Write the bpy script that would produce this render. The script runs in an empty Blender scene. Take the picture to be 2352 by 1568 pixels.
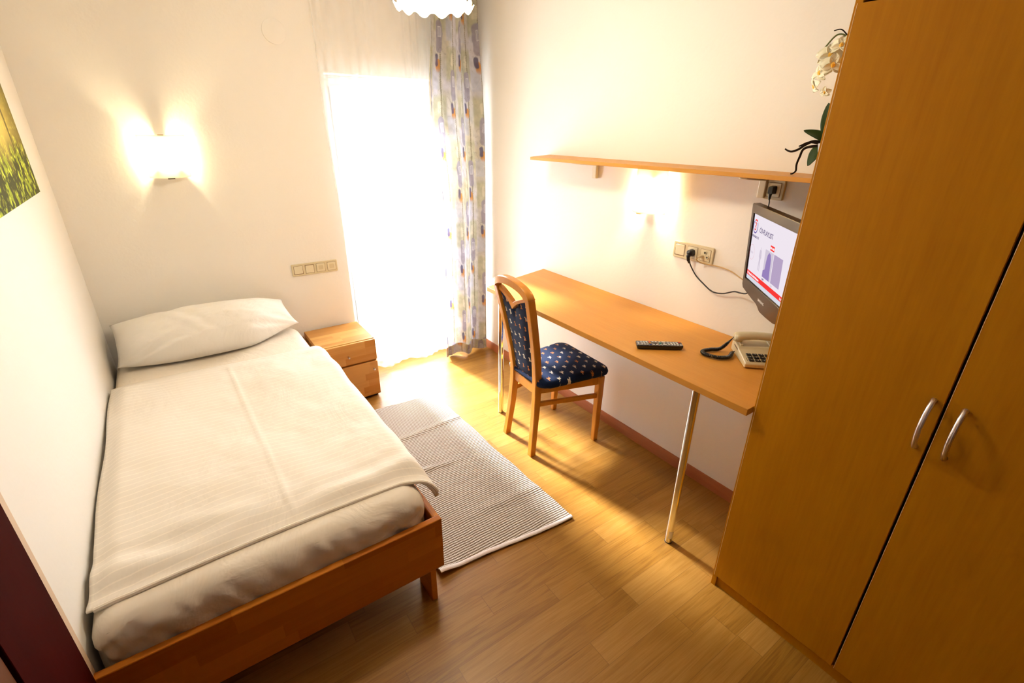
import bpy, bmesh, math, random
import numpy as np
from mathutils import Vector, Matrix
random.seed(7); RNG = np.random.default_rng(7)
S = bpy.context.scene
COL = S.collection
PI = math.pi

# ------------------------------------------------------------------ room numbers (metres)
L, W, Y, F, H = -0.433, 2.038, 3.327, -2.1, 2.62      # left, right, back, front walls, ceiling
DZ = 0.853                                             # desk height

# ================================================================== node helpers
class N:
    """tiny wrapper: arithmetic on sockets makes Math nodes"""
    def __init__(s, t, k): s.t, s.k = t, k
    def m(s, op, *a):
        n = s.t.nodes.new('ShaderNodeMath'); n.operation = op
        for i, v in enumerate((s,) + a):
            if isinstance(v, N): s.t.links.new(v.k, n.inputs[i])
            else: n.inputs[i].default_value = v
        return N(s.t, n.outputs[0])
    def __add__(s, o): return s.m('ADD', o)
    def __sub__(s, o): return s.m('SUBTRACT', o)
    def __mul__(s, o): return s.m('MULTIPLY', o)
    def __truediv__(s, o): return s.m('DIVIDE', o)
    def floor(s): return s.m('FLOOR')
    def fract(s): return s.m('FRACT')
    def mod(s, o): return s.m('MODULO', o)
    def lt(s, o): return s.m('LESS_THAN', o)
    def gt(s, o): return s.m('GREATER_THAN', o)
    def abs(s): return s.m('ABSOLUTE')
    def max(s, o): return s.m('MAXIMUM', o)
    def min(s, o): return s.m('MINIMUM', o)
    def sin(s): return s.m('SINE')

class Mat:
    def __init__(s, name):
        s.mat = bpy.data.materials.new(name); s.mat.use_nodes = True
        s.t = s.mat.node_tree; s.t.nodes.clear()
        s.out = s.t.nodes.new('ShaderNodeOutputMaterial')
    def node(s, ty, **kw):
        n = s.t.nodes.new(ty)
        for k, v in kw.items(): setattr(n, k, v)
        return n
    def link(s, a, b):
        s.t.links.new(a.k if isinstance(a, N) else a, b)
    def bsdf(s, color=(.8, .8, .8), rough=.5, metal=0., spec=.5, coat=0., trans=0., sheen=0.):
        b = s.node('ShaderNodeBsdfPrincipled')
        if isinstance(color, (tuple, list)): b.inputs['Base Color'].default_value = (*color[:3], 1)
        else: s.link(color, b.inputs['Base Color'])
        if isinstance(rough, (int, float)): b.inputs['Roughness'].default_value = rough
        else: s.link(rough, b.inputs['Roughness'])
        b.inputs['Metallic'].default_value = metal
        b.inputs['Specular IOR Level'].default_value = spec
        b.inputs['Coat Weight'].default_value = coat
        b.inputs['Coat Roughness'].default_value = .12
        b.inputs['Transmission Weight'].default_value = trans
        b.inputs['Sheen Weight'].default_value = sheen
        s.b = b; s.link(b.outputs[0], s.out.inputs[0]); return b
    def coords(s, kind='Object'):
        return s.node('ShaderNodeTexCoord').outputs[kind]
    def xyz(s, kind='Object'):
        p = s.node('ShaderNodeSeparateXYZ'); s.link(s.coords(kind), p.inputs[0])
        return [N(s.t, o) for o in p.outputs]
    def vec(s, x, y, z=0.):
        c = s.node('ShaderNodeCombineXYZ')
        for i, v in enumerate((x, y, z)):
            if isinstance(v, N): s.link(v, c.inputs[i])
            else: c.inputs[i].default_value = v
        return c.outputs[0]
    def noise(s, v, scale=5., detail=4., rough=.55, dist=0.):
        n = s.node('ShaderNodeTexNoise'); s.link(v, n.inputs['Vector'])
        n.inputs['Scale'].default_value = scale; n.inputs['Detail'].default_value = detail
        n.inputs['Roughness'].default_value = rough; n.inputs['Distortion'].default_value = dist
        return N(s.t, n.outputs[0])
    def white(s, v):
        n = s.node('ShaderNodeTexWhiteNoise'); s.link(v, n.inputs['Vector']); return N(s.t, n.outputs['Value'])
    def ramp(s, f, stops, interp='LINEAR'):
        r = s.node('ShaderNodeValToRGB'); s.link(f, r.inputs[0]); e = r.color_ramp.elements
        r.color_ramp.interpolation = interp
        while len(e) < len(stops): e.new(.5)
        for x, (p, c) in zip(e, stops): x.position = p; x.color = (*c, 1)
        return r.outputs[0]
    def mix(s, f, a, b, blend='MIX'):
        n = s.node('ShaderNodeMix', data_type='RGBA', blend_type=blend)
        ins = (n.inputs[0], n.inputs[6], n.inputs[7])
        for i, v in zip(ins, (f, a, b)):
            if isinstance(v, tuple): i.default_value = (*v, 1)
            elif isinstance(v, (int, float)): i.default_value = v
            else: s.link(v, i)
        return n.outputs[2]
    def bump(s, h, strength=.2, dist=.002):
        n = s.node('ShaderNodeBump'); s.link(h, n.inputs['Height'])
        n.inputs['Strength'].default_value = strength; n.inputs['Distance'].default_value = dist
        s.link(n.outputs[0], s.b.inputs['Normal'])

def plain(name, color, rough=.5, **kw):
    m = Mat(name); m.bsdf(color, rough, **kw); return m.mat

def emis(name, color, strength):
    m = Mat(name); e = m.node('ShaderNodeEmission')
    e.inputs[0].default_value = (*color, 1); e.inputs[1].default_value = strength
    m.link(e.outputs[0], m.out.inputs[0]); return m.mat

def wood(name, c1, c2, grain='z', rough=.4, fine=90., coat=0., board=0., var=.0, spec=.4, stave=None):
    """veneer / solid beech: fine grain stretched along one axis, optional glued staves"""
    m = Mat(name); X = m.xyz(); g = 'xyz'.index(grain)
    a = X[g]; o = [X[i] for i in range(3) if i != g]
    cross = o[0] + o[1] * 0.83
    vfine = m.vec(cross * fine, o[0] * fine * .6, a * fine * .06)
    n1 = m.noise(vfine, 1.0, 3, .6)
    n2 = m.noise(m.vec(cross * 9., a * .7, o[1] * 3.), 1.0, 3, .5, .4)
    f = n1 * .45 + n2 * .55
    if stave:
        sw, sl = stave
        row = (cross / sw).floor(); al = a / sl + m.white(m.vec(row, 3.1)) 
        cell = m.white(m.vec(row, al.floor(), 7.7))
        f = f * .62 + cell * .38
    col = m.ramp(f, [(.3, c2), (.68, c1)])
    m.bsdf(col, rough, coat=coat, spec=spec)
    m.bump(n1, .06, .001)
    return m.mat

MT = {}
def wall_mat(name, c):
    m = Mat(name); v = m.coords()
    n = m.noise(v, 55, 1, .6)
    m.bsdf(c, .82, spec=.2)
    m.bump(n, .16, .004); return m.mat
MT['wall'] = wall_mat('white_wall_paint', (.87, .825, .76))
MT['ceil'] = wall_mat('ceiling_paint', (.87, .83, .77))
MT['beech_lam'] = wood('beech_laminate_upright', (.50, .205, .004), (.40, .147, .002), 'z', .45, 110, spec=.15)
MT['beech_lam_y'] = wood('beech_laminate_desk', (.63, .295, .050), (.55, .235, .032), 'y', .42, 110, spec=.3)
MT['edge_light'] = plain('pale_edge_banding', (.86, .62, .30), .45)
MT['beech_solid'] = wood('solid_beech_bed', (.62, .22, .022), (.46, .140, .011), 'x', .45, 80, stave=(.045, .33), spec=.2)
MT['beech_solid_y'] = wood('solid_beech_rail', (.62, .22, .022), (.46, .140, .011), 'y', .45, 80, stave=(.045, .33), spec=.2)
MT['beech_ns'] = wood('solid_beech_nightstand', (.64, .345, .105), (.50, .225, .052), 'x', .42, 80, stave=(.04, .26), spec=.25)
MT['beech_chair'] = wood('lacquered_beech_chair', (.60, .25, .030), (.50, .19, .018), 'z', .26, 70, coat=.4, spec=.3)
MT['skirting'] = wood('red_beech_skirting', (.42, .14, .05), (.34, .10, .035), 'y', .4, 70)
MT['mahogany'] = wood('dark_mahogany', (.050, .0035, .002), (.034, .002, .001), 'z', .75, 60, spec=.03)
MT['brown_door'] = wood('red_brown_door', (.16, .05, .02), (.12, .035, .013), 'z', .4, 60)
MT['beige'] = plain('beige_paint', (.68, .50, .34), .6)
MT['chrome'] = plain('chrome', (.82, .82, .82), .10, metal=1.)
MT['alu'] = plain('satin_aluminium', (.78, .72, .72), .28, metal=1.)
MT['cream'] = plain('cream_plastic', (.66, .565, .36), .35, coat=.2)
MT['cream_l'] = plain('pale_cream_plastic', (.74, .66, .47), .35, coat=.2)
MT['black'] = plain('black_plastic', (.012, .011, .012), .35)
MT['black_g'] = plain('glossy_black_plastic', (.010, .009, .010), .18, coat=.4)
MT['white_pl'] = plain('white_plastic', (.85, .83, .80), .4)
MT['key_white'] = plain('light_grey_key', (.72, .70, .68), .45)
MT['key_red'] = plain('red_key', (.65, .03, .02), .4)
MT['key_yellow'] = plain('yellow_key', (.75, .45, .05), .4)
MT['key_teal'] = plain('teal_key', (.03, .42, .36), .4)
MT['key_blue'] = plain('blue_key', (.05, .07, .45), .4)
MT['bezel'] = plain('glossy_bronze_bezel', (.036, .016, .007), .26, coat=.0, spec=.3)
MT['gap_shade'] = plain('painted_gap_shade', (.22, .13, .06), .6)  # dark brown standing in for the shade around switch and socket inserts
MT['brass'] = plain('brass_clip', (.62, .36, .10), .35, metal=.8)
MT['dark_metal'] = plain('dark_metal_clip', (.10, .06, .03), .4, metal=.6)
MT['upvc'] = plain('white_window_frame', (.88, .88, .88), .4)
MT['cable_cream'] = plain('beige_cable', (.55, .36, .15), .45)
MT['cable_black'] = plain('black_cable', (.012, .012, .014), .4)
MT['outside'] = plain('pale_balcony_slab', (.75, .75, .74), .8)

# ---- floor: three-strip oak laminate, strips running along x
def floor_mat():
    m = Mat('oak_strip_laminate'); X, Yy, Z = m.xyz()
    sw, sl = .098, .62
    r = Yy / sw; row = r.floor()
    off = m.white(m.vec(row, 1.7))
    a = X / sl + off * 3.0; cell = m.white(m.vec(row, a.floor(), 4.2)); cell2 = m.white(m.vec(row, a.floor(), 9.2))
    gx = X + cell * 7.; gy = Yy + cell2 * 3.
    n1 = m.noise(m.vec(gx * 6., gy * 190.), 1.0, 5, .65)
    n2 = m.noise(m.vec(gx * 2.2, gy * 34.), 1.0, 3, .5, 1.0)
    rings = (n2 * 26.).sin() * .5 + .5
    f = n1 * .46 + n2 * .26 + rings * .09 + cell * .22
    col = m.ramp(f, [(.22, (.175, .066, .005)), (.47, (.315, .142, .018)), (.80, (.430, .220, .048))])
    # fine dark joints
    jr = (r.fract() - .5).abs().gt(.487); ja = (a.fract() - .5).abs().gt(.4975)
    col = m.mix(jr.max(ja) * .35, col, (.12, .045, .008))
    # a few dark specks lying about
    vo = m.node('ShaderNodeTexVoronoi'); m.link(m.coords(), vo.inputs['Vector']); vo.inputs['Scale'].default_value = 4.2
    speck = N(m.t, vo.outputs['Distance']).lt(.012)
    col = m.mix(speck, col, (.02, .012, .008))
    m.bsdf(col, n1 * .12 + .30, spec=.45)
    m.bump(n1, .10, .001); return m.mat
MT['floor'] = floor_mat()

def rug_mat():
    m = Mat('ribbed_cotton_weave'); X, Yy, Z = m.xyz()
    w = m.noise(m.vec(X * 9., Yy * 3.), 1.0, 2)
    rib = ((Yy + w * .010) * (2 * PI / .0128)).sin() * .5 + .5
    knots = (X * (2 * PI / .007) + (Yy / .0125).floor() * PI).sin() * .5 + .5
    big = m.noise(m.vec(X * 4., Yy * 2.), 1.0, 3)
    col = m.ramp(rib * .80 + knots * .05 + big * .15, [(.12, (.16, .105, .062)), (.36, (.42, .335, .26)), (.80, (.66, .59, .525))])
    m.bsdf(col, .9, spec=.1); m.bump(rib * .8 + knots * .3, .7, .004); return m.mat
MT['rug'] = rug_mat()
MT['rug_hem'] = plain('rug_hem_cotton', (.78, .68, .62), .9, spec=.1)

def linen(name, c, stripes, wb=.22):
    m = Mat(name); U = m.node('ShaderNodeUVMap'); p = m.node('ShaderNodeSeparateXYZ'); m.link(U.outputs[0], p.inputs[0])
    u, v = N(m.t, p.outputs[0]), N(m.t, p.outputs[1])
    fine = m.noise(m.vec(u * 60., v * 60.), 1.0, 1)
    wr = m.noise(m.vec(u * 5., v * 4.), 1.0, 4, .55, 1.2)
    if stripes:
        st = (v / .03).fract(); s = st.lt(.14)
        col = m.mix(s, tuple(x * .955 for x in c), tuple(min(.93, x * 1.07) for x in c))
        m.bsdf(col, .75, spec=.2, sheen=.1)
    else: m.bsdf(c, .8, spec=.15, sheen=.1)
    m.bump(wr * 1.0 + fine * .05, wb, .02); return m.mat
MT['duvet'] = linen('striped_white_cotton', (.85, .775, .675), True, .3)
MT['sheet'] = linen('white_fitted_sheet', (.82, .735, .62), False, .5)
MT['pillow'] = linen('white_pillow_cotton', (.86, .82, .76), False, .45)

def chair_fabric(name, ia, ib, ca, cb, el):
    """navy cloth with small woven sprigs in staggered rows"""
    m = Mat(name); X = m.xyz(); a, b = X[ia], X[ib]
    ws = m.noise(m.coords(), 95., 2); ws2 = m.noise(m.coords(), 120., 2)
    a = a + (ws - .5) * .016; b = b + (ws2 - .5) * .016
    row = (b / cb + 40.).floor(); qb = (b / cb + 40.).fract() - .5
    aa = a / ca + 40. + row * .37; colm = aa.floor(); qa = aa.fract() - .5
    rnd = m.white(m.vec(row, colm, 2.)); 
    def ell(ox, oy, rx, ry):
        dx = (qa - ox) / rx; dy = (qb - oy) / ry
        return (dx * dx + dy * dy).lt(1.)
    e1 = ell(0, 0, .10 * el[0], .26 * el[1]); e2 = ell(.14 * el[0], .16 * el[1], .10 * el[0], .07 * el[1]); e3 = ell(-.15 * el[0], -.16 * el[1], .12 * el[0], .07 * el[1]); e4 = ell(.10 * el[0], -.22 * el[1], .05 * el[0], .10 * el[1])
    mask = e1.max(e2).max(e3).max(e4)
    hue = m.noise(m.coords(), 60., 2)
    thread = m.ramp(hue * .6 + rnd * .5, [(.40, (.62, .55, .42)), (.55, (.50, .42, .30)), (.62, (.48, .16, .04)), (.75, (.26, .12, .05))], 'CONSTANT')
    weave = m.noise(m.coords(), 420., 2)
    navy = m.ramp(weave, [(.3, (.003, .008, .030)), (.7, (.008, .019, .060))])
    m.bsdf(m.mix(mask, navy, thread), .85, spec=.12, sheen=.04); m.bump(weave + mask * .8, .25, .001); return m.mat
MT['seat_fab'] = chair_fabric('navy_seat_cloth', 1, 0, .070, .052, (1.0, .66))
MT['back_fab'] = chair_fabric('navy_back_cloth', 1, 2, .047, .062, (.88, .82))

def painted(name, rough=.8, translucent=0., spec=.2):
    """fabric or print whose colours lie in the mesh's own 'paint' layer"""
    m = Mat(name); A = m.node('ShaderNodeVertexColor'); A.layer_name = 'paint'
    m.bsdf(A.outputs[0], rough, spec=spec)
    if translucent:
        t = m.node('ShaderNodeBsdfTranslucent'); m.link(A.outputs[0], t.inputs[0])
        x = m.node('ShaderNodeMixShader'); x.inputs[0].default_value = translucent
        m.link(m.b.outputs[0], x.inputs[1]); m.link(t.outputs[0], x.inputs[2]); m.link(x.outputs[0], m.out.inputs[0])
    return m.mat
MT['curtain'] = painted('printed_curtain_cloth', .85, .20)
MT['hem'] = painted('printed_curtain_double_hem', .85, .08)
MT['print'] = painted('canvas_print', .7)

def sheer_mat():
    m = Mat('white_voile'); 
    d = m.node('ShaderNodeBsdfDiffuse'); d.inputs[0].default_value = (.92, .88, .86, 1)
    t = m.node('ShaderNodeBsdfTranslucent'); t.inputs[0].default_value = (.92, .90, .89, 1)
    a = m.node('ShaderNodeMixShader'); a.inputs[0].default_value = .5; m.link(d.outputs[0], a.inputs[1]); m.link(t.outputs[0], a.inputs[2])
    p = m.node('ShaderNodeBsdfTransparent')
    x = m.node('ShaderNodeMixShader'); x.inputs[0].default_value = .30
    m.link(p.outputs[0], x.inputs[1]); m.link(a.outputs[0], x.inputs[2]); m.link(x.outputs[0], m.out.inputs[0]); return m.mat
MT['sheer'] = sheer_mat()
def pane_mat():
    m = Mat('window_glass'); p = m.node('ShaderNodeBsdfTransparent'); g = m.node('ShaderNodeBsdfGlossy'); g.inputs['Roughness'].default_value = .02
    x = m.node('ShaderNodeMixShader'); x.inputs[0].default_value = .06
    m.link(p.outputs[0], x.inputs[1]); m.link(g.outputs[0], x.inputs[2]); m.link(x.outputs[0], m.out.inputs[0]); return m.mat
MT['glass'] = pane_mat()
def opal(name, c, glow):
    m = Mat(name); t = m.node('ShaderNodeBsdfTranslucent'); t.inputs[0].default_value = (.9, .82, .66, 1)
    e = m.node('ShaderNodeEmission'); e.inputs[0].default_value = (*c, 1); e.inputs[1].default_value = glow
    a = m.node('ShaderNodeAddShader'); m.link(t.outputs[0], a.inputs[0]); m.link(e.outputs[0], a.inputs[1]); m.link(a.outputs[0], m.out.inputs[0]); return m.mat
MT['opal'] = opal('lit_opal_glass', (1., .86, .55), .25)
MT['opal_lamp'] = opal('lit_ruffled_glass', (1., .90, .68), 3.0)
MT['bulb'] = emis('glowing_bulb', (1., .80, .45), 6.)
MT['leaf'] = plain('dark_green_leaf', (.022, .045, .005), .5, spec=.15)
MT['root'] = plain('brown_aerial_root', (.018, .010, .006), .8, spec=.1)
MT['petal'] = plain('creamy_white_petal', (.86, .84, .66), .6)
MT['lip'] = plain('yellow_orchid_lip', (.85, .50, .06), .6)
MT['stem'] = plain('green_stem', (.10, .12, .02), .6)
MT['ceramic'] = plain('white_ceramic', (.86, .84, .84), .2, coat=.4)
MT['soil'] = plain('bark_soil', (.04, .022, .012), .9)

# ================================================================== mesh helpers
class MB:
    def __init__(s): s.v, s.f, s.uv = [], [], None
    def add(s, v, f):
        n = len(s.v); s.v += [tuple(p) for p in v]; s.f += [tuple(i + n for i in q) for q in f]; return s
    def box(s, x0, x1, y0, y1, z0, z1):
        return s.add([(x0, y0, z0), (x1, y0, z0), (x1, y1, z0), (x0, y1, z0), (x0, y0, z1), (x1, y0, z1), (x1, y1, z1), (x0, y1, z1)],
                     [(0, 3, 2, 1), (4, 5, 6, 7), (0, 1, 5, 4), (1, 2, 6, 5), (2, 3, 7, 6), (3, 0, 4, 7)])
    def prism(s, poly, f0, f1):
        """poly: 2-D points (counter-clockwise as seen from f1's side); f0/f1 map a point to 3-D"""
        n = len(poly); v = [f0(*p) for p in poly] + [f1(*p) for p in poly]
        return s.add(v, [tuple(range(n - 1, -1, -1)), tuple(range(n, 2 * n))] + [(i, (i + 1) % n, n + (i + 1) % n, n + i) for i in range(n)])
    def loft(s, rings, cap=True, closed=True):
        n = len(rings[0]); v = [p for r in rings for p in r]; f = []
        for k in range(len(rings) - 1):
            for i in range(n if closed else n - 1):
                j = (i + 1) % n; f.append((k * n + i, k * n + j, (k + 1) * n + j, (k + 1) * n + i))
        if cap: f += [tuple(range(n - 1, -1, -1)), tuple(range((len(rings) - 1) * n, len(rings) * n))]
        return s.add(v, f)
    def tube(s, path, r, n=10, cap=True):
        P = [Vector(p) for p in path]; rings = []; up = None
        for i, p in enumerate(P):
            t = (P[min(i + 1, len(P) - 1)] - P[max(i - 1, 0)]).normalized()
            if up is None:
                a = Vector((0, 0, 1)) if abs(t.z) < .9 else Vector((1, 0, 0)); up = (a - t * a.dot(t)).normalized()
            else: up = (up - t * up.dot(t)).normalized()
            b = t.cross(up); rr = r[i] if isinstance(r, (list, tuple)) else r
            rings.append([p + (up * math.cos(2 * PI * k / n) + b * math.sin(2 * PI * k / n)) * rr for k in range(n)])
        return s.loft(rings, cap)
    def lathe(s, prof, n=32, c=(0, 0, 0)):
        rings = [[(c[0] + r * math.cos(2 * PI * k / n), c[1] + r * math.sin(2 * PI * k / n), c[2] + z) for k in range(n)] for r, z in prof]
        return s.loft(rings, cap=True)
    def grid(s, nu, nv, fn, uv=None):
        v = []; q = []
        for j in range(nv + 1):
            for i in range(nu + 1):
                v.append(fn(i / nu, j / nv)); 
                if uv: q.append(uv(i / nu, j / nv))
        f = [(j * (nu + 1) + i, j * (nu + 1) + i + 1, (j + 1) * (nu + 1) + i + 1, (j + 1) * (nu + 1) + i) for j in range(nv) for i in range(nu)]
        if uv: s.uv = (s.uv or []) + q
        return s.add(v, f)
    def build(s, name, mat, parent=None, smooth=False, bevel=0., seg=2, angle=.7, solid=0., sub=0, paint=None, loc=None, rot=None):
        me = bpy.data.meshes.new(name); me.from_pydata(s.v, [], s.f); me.update()
        bm = bmesh.new(); bm.from_mesh(me)
        if not s.uv and paint is None: bmesh.ops.recalc_face_normals(bm, faces=bm.faces)
        bm.to_mesh(me); bm.free()
        me.materials.append(mat)
        if s.uv:
            lay = me.uv_layers.new(name='UVMap'); idx = np.empty(len(me.loops), dtype=np.int32); me.loops.foreach_get('vertex_index', idx)
            lay.data.foreach_set('uv', np.array(s.uv, dtype=np.float32)[idx].ravel())
        if paint is not None:
            ca = me.color_attributes.new('paint', 'FLOAT_COLOR', 'POINT')
            ca.data.foreach_set('color', np.concatenate([paint, np.ones((len(paint), 1))], 1).astype(np.float32).ravel())
        if smooth:
            me.polygons.foreach_set('use_smooth', [True] * len(me.polygons)); me.set_sharp_from_angle(angle=angle)
        o = bpy.data.objects.new(name, me); COL.objects.link(o)
        if parent is not None: o.parent = parent
        if loc is not None: o.location = loc
        if rot is not None: o.rotation_euler = rot
        if bevel:
            b = o.modifiers.new('edge', 'BEVEL'); b.width = bevel; b.segments = seg; b.limit_method = 'ANGLE'; b.angle_limit = .6
            b.harden_normals = False
            me.polygons.foreach_set('use_smooth', [True] * len(me.polygons)); me.set_sharp_from_angle(angle=.5)
        if sub:
            b = o.modifiers.new('round', 'SUBSURF'); b.levels = b.render_levels = sub
        if solid:
            b = o.modifiers.new('thick', 'SOLIDIFY'); b.thickness = solid; b.offset = 0
        return o

def tag(o, label, cat, group=None, kind=None):
    o['label'] = label; o['category'] = cat
    if group: o['group'] = group
    if kind: o['kind'] = kind
    return o
def thing(name, label, cat, loc=(0, 0, 0), rz=0., group=None, mtx=None):
    o = bpy.data.objects.new(name, None); COL.objects.link(o); o.empty_display_size = .05
    if mtx is not None: o.matrix_world = mtx
    else: o.location = loc; o.rotation_euler = (0, 0, rz)
    return tag(o, label, cat, group)
def struct(o, label=None, cat=None):
    o['kind'] = 'structure'
    if label: o['label'] = label; o['category'] = cat
    return o
def box(x0, x1, y0, y1, z0, z1): return MB().box(x0, x1, y0, y1, z0, z1)
def text(name, body, size, mat, parent, xform, align='LEFT', sx=1.):
    """flat lettering; xform maps the letter plane (x right, y up) into the parent's frame"""
    cu = bpy.data.curves.new(name, 'FONT'); cu.body = body; cu.size = size; cu.align_x = align; cu.extrude = .00025; cu.resolution_u = 4
    tmp = bpy.data.objects.new(name, cu); me = bpy.data.meshes.new_from_object(tmp)
    bpy.data.objects.remove(tmp); bpy.data.curves.remove(cu)
    me.transform(xform @ Matrix.Diagonal((sx, 1, 1, 1))); me.materials.clear(); me.materials.append(mat)
    for p in me.polygons: p.material_index = 0
    me.name = name
    o = bpy.data.objects.new(name, me); COL.objects.link(o); o.parent = parent; return o
def catmull(pts, k=8):
    P = [Vector(p) for p in pts]; P = [P[0] * 2 - P[1]] + P + [P[-1] * 2 - P[-2]]; out = []
    for i in range(1, len(P) - 2):
        a, b, c, d = P[i - 1:i + 3]
        for j in range(k):
            t = j / k; out.append(.5 * ((2 * b) + (c - a) * t + (2 * a - 5 * b + 4 * c - d) * t * t + (3 * b - a - 3 * c + d) * t ** 3))
    return out + [P[-2]]
def rrect(x0, x1, y0, y1, r, k=5):
    out = []
    for cx, cy, a in ((x1 - r, y1 - r, 0), (x0 + r, y1 - r, 90), (x0 + r, y0 + r, 180), (x1 - r, y0 + r, 270)):
        for i in range(k + 1):
            t = math.radians(a + 90 * i / k); out.append((cx + r * math.cos(t), cy + r * math.sin(t)))
    return out
# value noise for shapes and printed patterns
_G = RNG.random((64, 64))
def vnoise(x, y):
    x = np.asarray(x, float); y = np.asarray(y, float)
    xi = np.floor(x).astype(int); yi = np.floor(y).astype(int); fx = x - xi; fy = y - yi
    fx = fx * fx * (3 - 2 * fx); fy = fy * fy * (3 - 2 * fy)
    g = lambda a, b: _G[a % 64, b % 64]
    return (g(xi, yi) * (1 - fx) + g(xi + 1, yi) * fx) * (1 - fy) + (g(xi, yi + 1) * (1 - fx) + g(xi + 1, yi + 1) * fx) * fy
def fbm(x, y, o=4):
    s = 0; a = .5
    for k in range(o): s = s + a * vnoise(x * 2 ** k + 7.3 * k, y * 2 ** k + 3.1 * k); a *= .5
    return s
sst = lambda a, b, x: (lambda t: t * t * (3 - 2 * t))(np.clip((x - a) / (b - a), 0, 1))

# ================================================================== the room
struct(box(L - .15, W + .15, F - .15, Y + .25, -.12, 0).build('floor', MT['floor']), 'oak strip laminate floor of the small bedroom', 'floor')
struct(box(L - .15, W + .15, F - .15, Y + .25, H, H + .12).build('ceiling', MT['ceil']), 'plain white ceiling of the small bedroom', 'ceiling')
struct(box(L - .15, L, F - .15, Y + .25, 0, H).build('wall_left', MT['wall']), 'white wall along the bed carrying the forest picture', 'wall')
struct(box(W, W + .15, F - .15, Y + .25, 0, H).build('wall_right', MT['wall']), 'white wall behind desk and shelf', 'wall')
struct(box(L, W, F - .15, F, 0, H).build('wall_front', MT['brown_door']), 'unseen wall opposite the window, coloured brown to cut bounced light', 'wall')  # out of view; brown wood chosen to reduce bounce onto the bed foot
OX0, OX1, OZ = .955, 1.88, 2.022
b = MB().box(L, OX0, Y, Y + .25, 0, H).box(OX1, W, Y, Y + .25, 0, H).box(OX0, OX1, Y, Y + .25, OZ, H)
struct(b.build('wall_back', MT['wall']), 'white wall at the bed head with the balcony door', 'wall')
# skirting along the desk wall, hollow profile
prof = [(W, 0), (W - .020, 0), (W - .020, .018), (W - .013, .046), (W - .008, .058), (W, .060)]
struct(MB().prism(prof[::-1], lambda x, z: (x, .70, z), lambda x, z: (x, Y - .001, z)).build('baseboard_right', MT['skirting'], smooth=True, angle=.4), 'red brown skirting board along the desk wall', 'baseboard')
struct(MB().prism([(0, 0), (.06, 0), (.058, .008), (.046, .013), (.018, .020), (0, .020)], lambda z, y: (L, Y - y, z), lambda z, y: (OX0 - .005, Y - y, z)).build('baseboard_back', MT['skirting']), 'red brown skirting board under the bed head wall', 'baseboard')

# balcony door in the back wall
win = bpy.data.objects.new('window_1', None); COL.objects.link(win); win.location = (OX0, Y + .12, 0)
struct(win, 'white framed glazed balcony door behind the voile curtain', 'window')
w_, h_ = OX1 - OX0, OZ
def frame(x0, x1, z0, z1, t, y0, y1):
    return MB().box(x0, x0 + t, y0, y1, z0, z1).box(x1 - t, x1, y0, y1, z0, z1).box(x0 + t, x1 - t, y0, y1, z1 - t, z1).box(x0 + t, x1 - t, y0, y1, z0, z0 + t)
frame(0, w_, 0, h_, .055, 0, .07).build('window_frame', MT['upvc'], win, bevel=.003)
frame(.058, w_ - .058, .058, h_ - .058, .085, -.012, .055).build('window_sash', MT['upvc'], win, bevel=.004)
box(.14, w_ - .14, .02, .026, .14, h_ - .14).build('pane', MT['glass'], win)
MB().box(.10, .116, -.026, -.012, .98, 1.10).tube([(.108, -.02, 1.04), (.108, -.06, 1.04), (.112, -.065, 1.03), (.23, -.065, 1.03)], .009).build('handle', MT['alu'], win, smooth=True)
struct(box(-.8, 3.4, Y + .26, Y + 2.2, -.16, -.04).build('ground_balcony', MT['outside']), 'pale balcony slab outside the glazed door', 'balcony')

# dark door casing on the left wall next to the bed foot
dc = bpy.data.objects.new('door_1', None); COL.objects.link(dc); dc.location = (L, 1.30, 0)
struct(dc, 'dark mahogany door set beside the bed foot', 'door')
box(0, .006, -.040, 0, 0, 2.05).build('casing_strip', MT['beige'], dc)
box(0, .012, -.30, -.040, 0, 2.05).build('casing', MT['mahogany'], dc, bevel=.002)
box(0, .006, -1.12, -.305, .01, 2.03).build('door_leaf', MT['brown_door'], dc)

# ================================================================== bed
bed = thing('bed_frame', 'low beech single bed frame with plank foot along the left wall', 'bed', (0, 0, 0))
BX0, BX1, BY0, BY1 = L + .004, .585, 1.262, Y - .004
box(BX0, BX1, BY0, BY0 + .026, .165, .402).build('footboard', MT['beech_solid'], bed, bevel=.003)
box(BX0, BX1, BY1 - .026, BY1, .165, .402).build('headboard', MT['beech_solid'], bed, bevel=.003)
box(BX1 - .026, BX1, BY0 + .0265, BY1 - .0265, .165, .400).build('side_rail', MT['beech_solid_y'], bed, bevel=.003)
box(BX0, BX0 + .024, BY0 + .0265, BY1 - .0265, .165, .252).build('side_rail', MT['beech_solid_y'], bed, bevel=.003)
for x in (.526, L + .02):
    for y in (BY0 + .004, BY1 - .125):
        box(x, x + .024, y, y + .12, 0, .30 if y > 2 else .2).build('leg', MT['beech_solid_y'], bed, bevel=.002)
sl = MB()
for i in range(13): sl.box(BX0 + .026, BX1 - .026, BY0 + .10 + i * .148, BY0 + .16 + i * .148, .235, .252)
sl.box(BX0 + .026, BX0 + .05, BY0 + .03, BY1 - .03, .21, .2345).box(BX1 - .05, BX1 - .026, BY0 + .03, BY1 - .03, .21, .2345)
sl.build('slatted_base', MT['beech_solid'], bed)

def f_sst(a, b, x):
    t = min(1, max(0, (x - a) / (b - a))); return t * t * (3 - 2 * t)
def vn(x, y): return float(vnoise(x, y))
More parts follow.
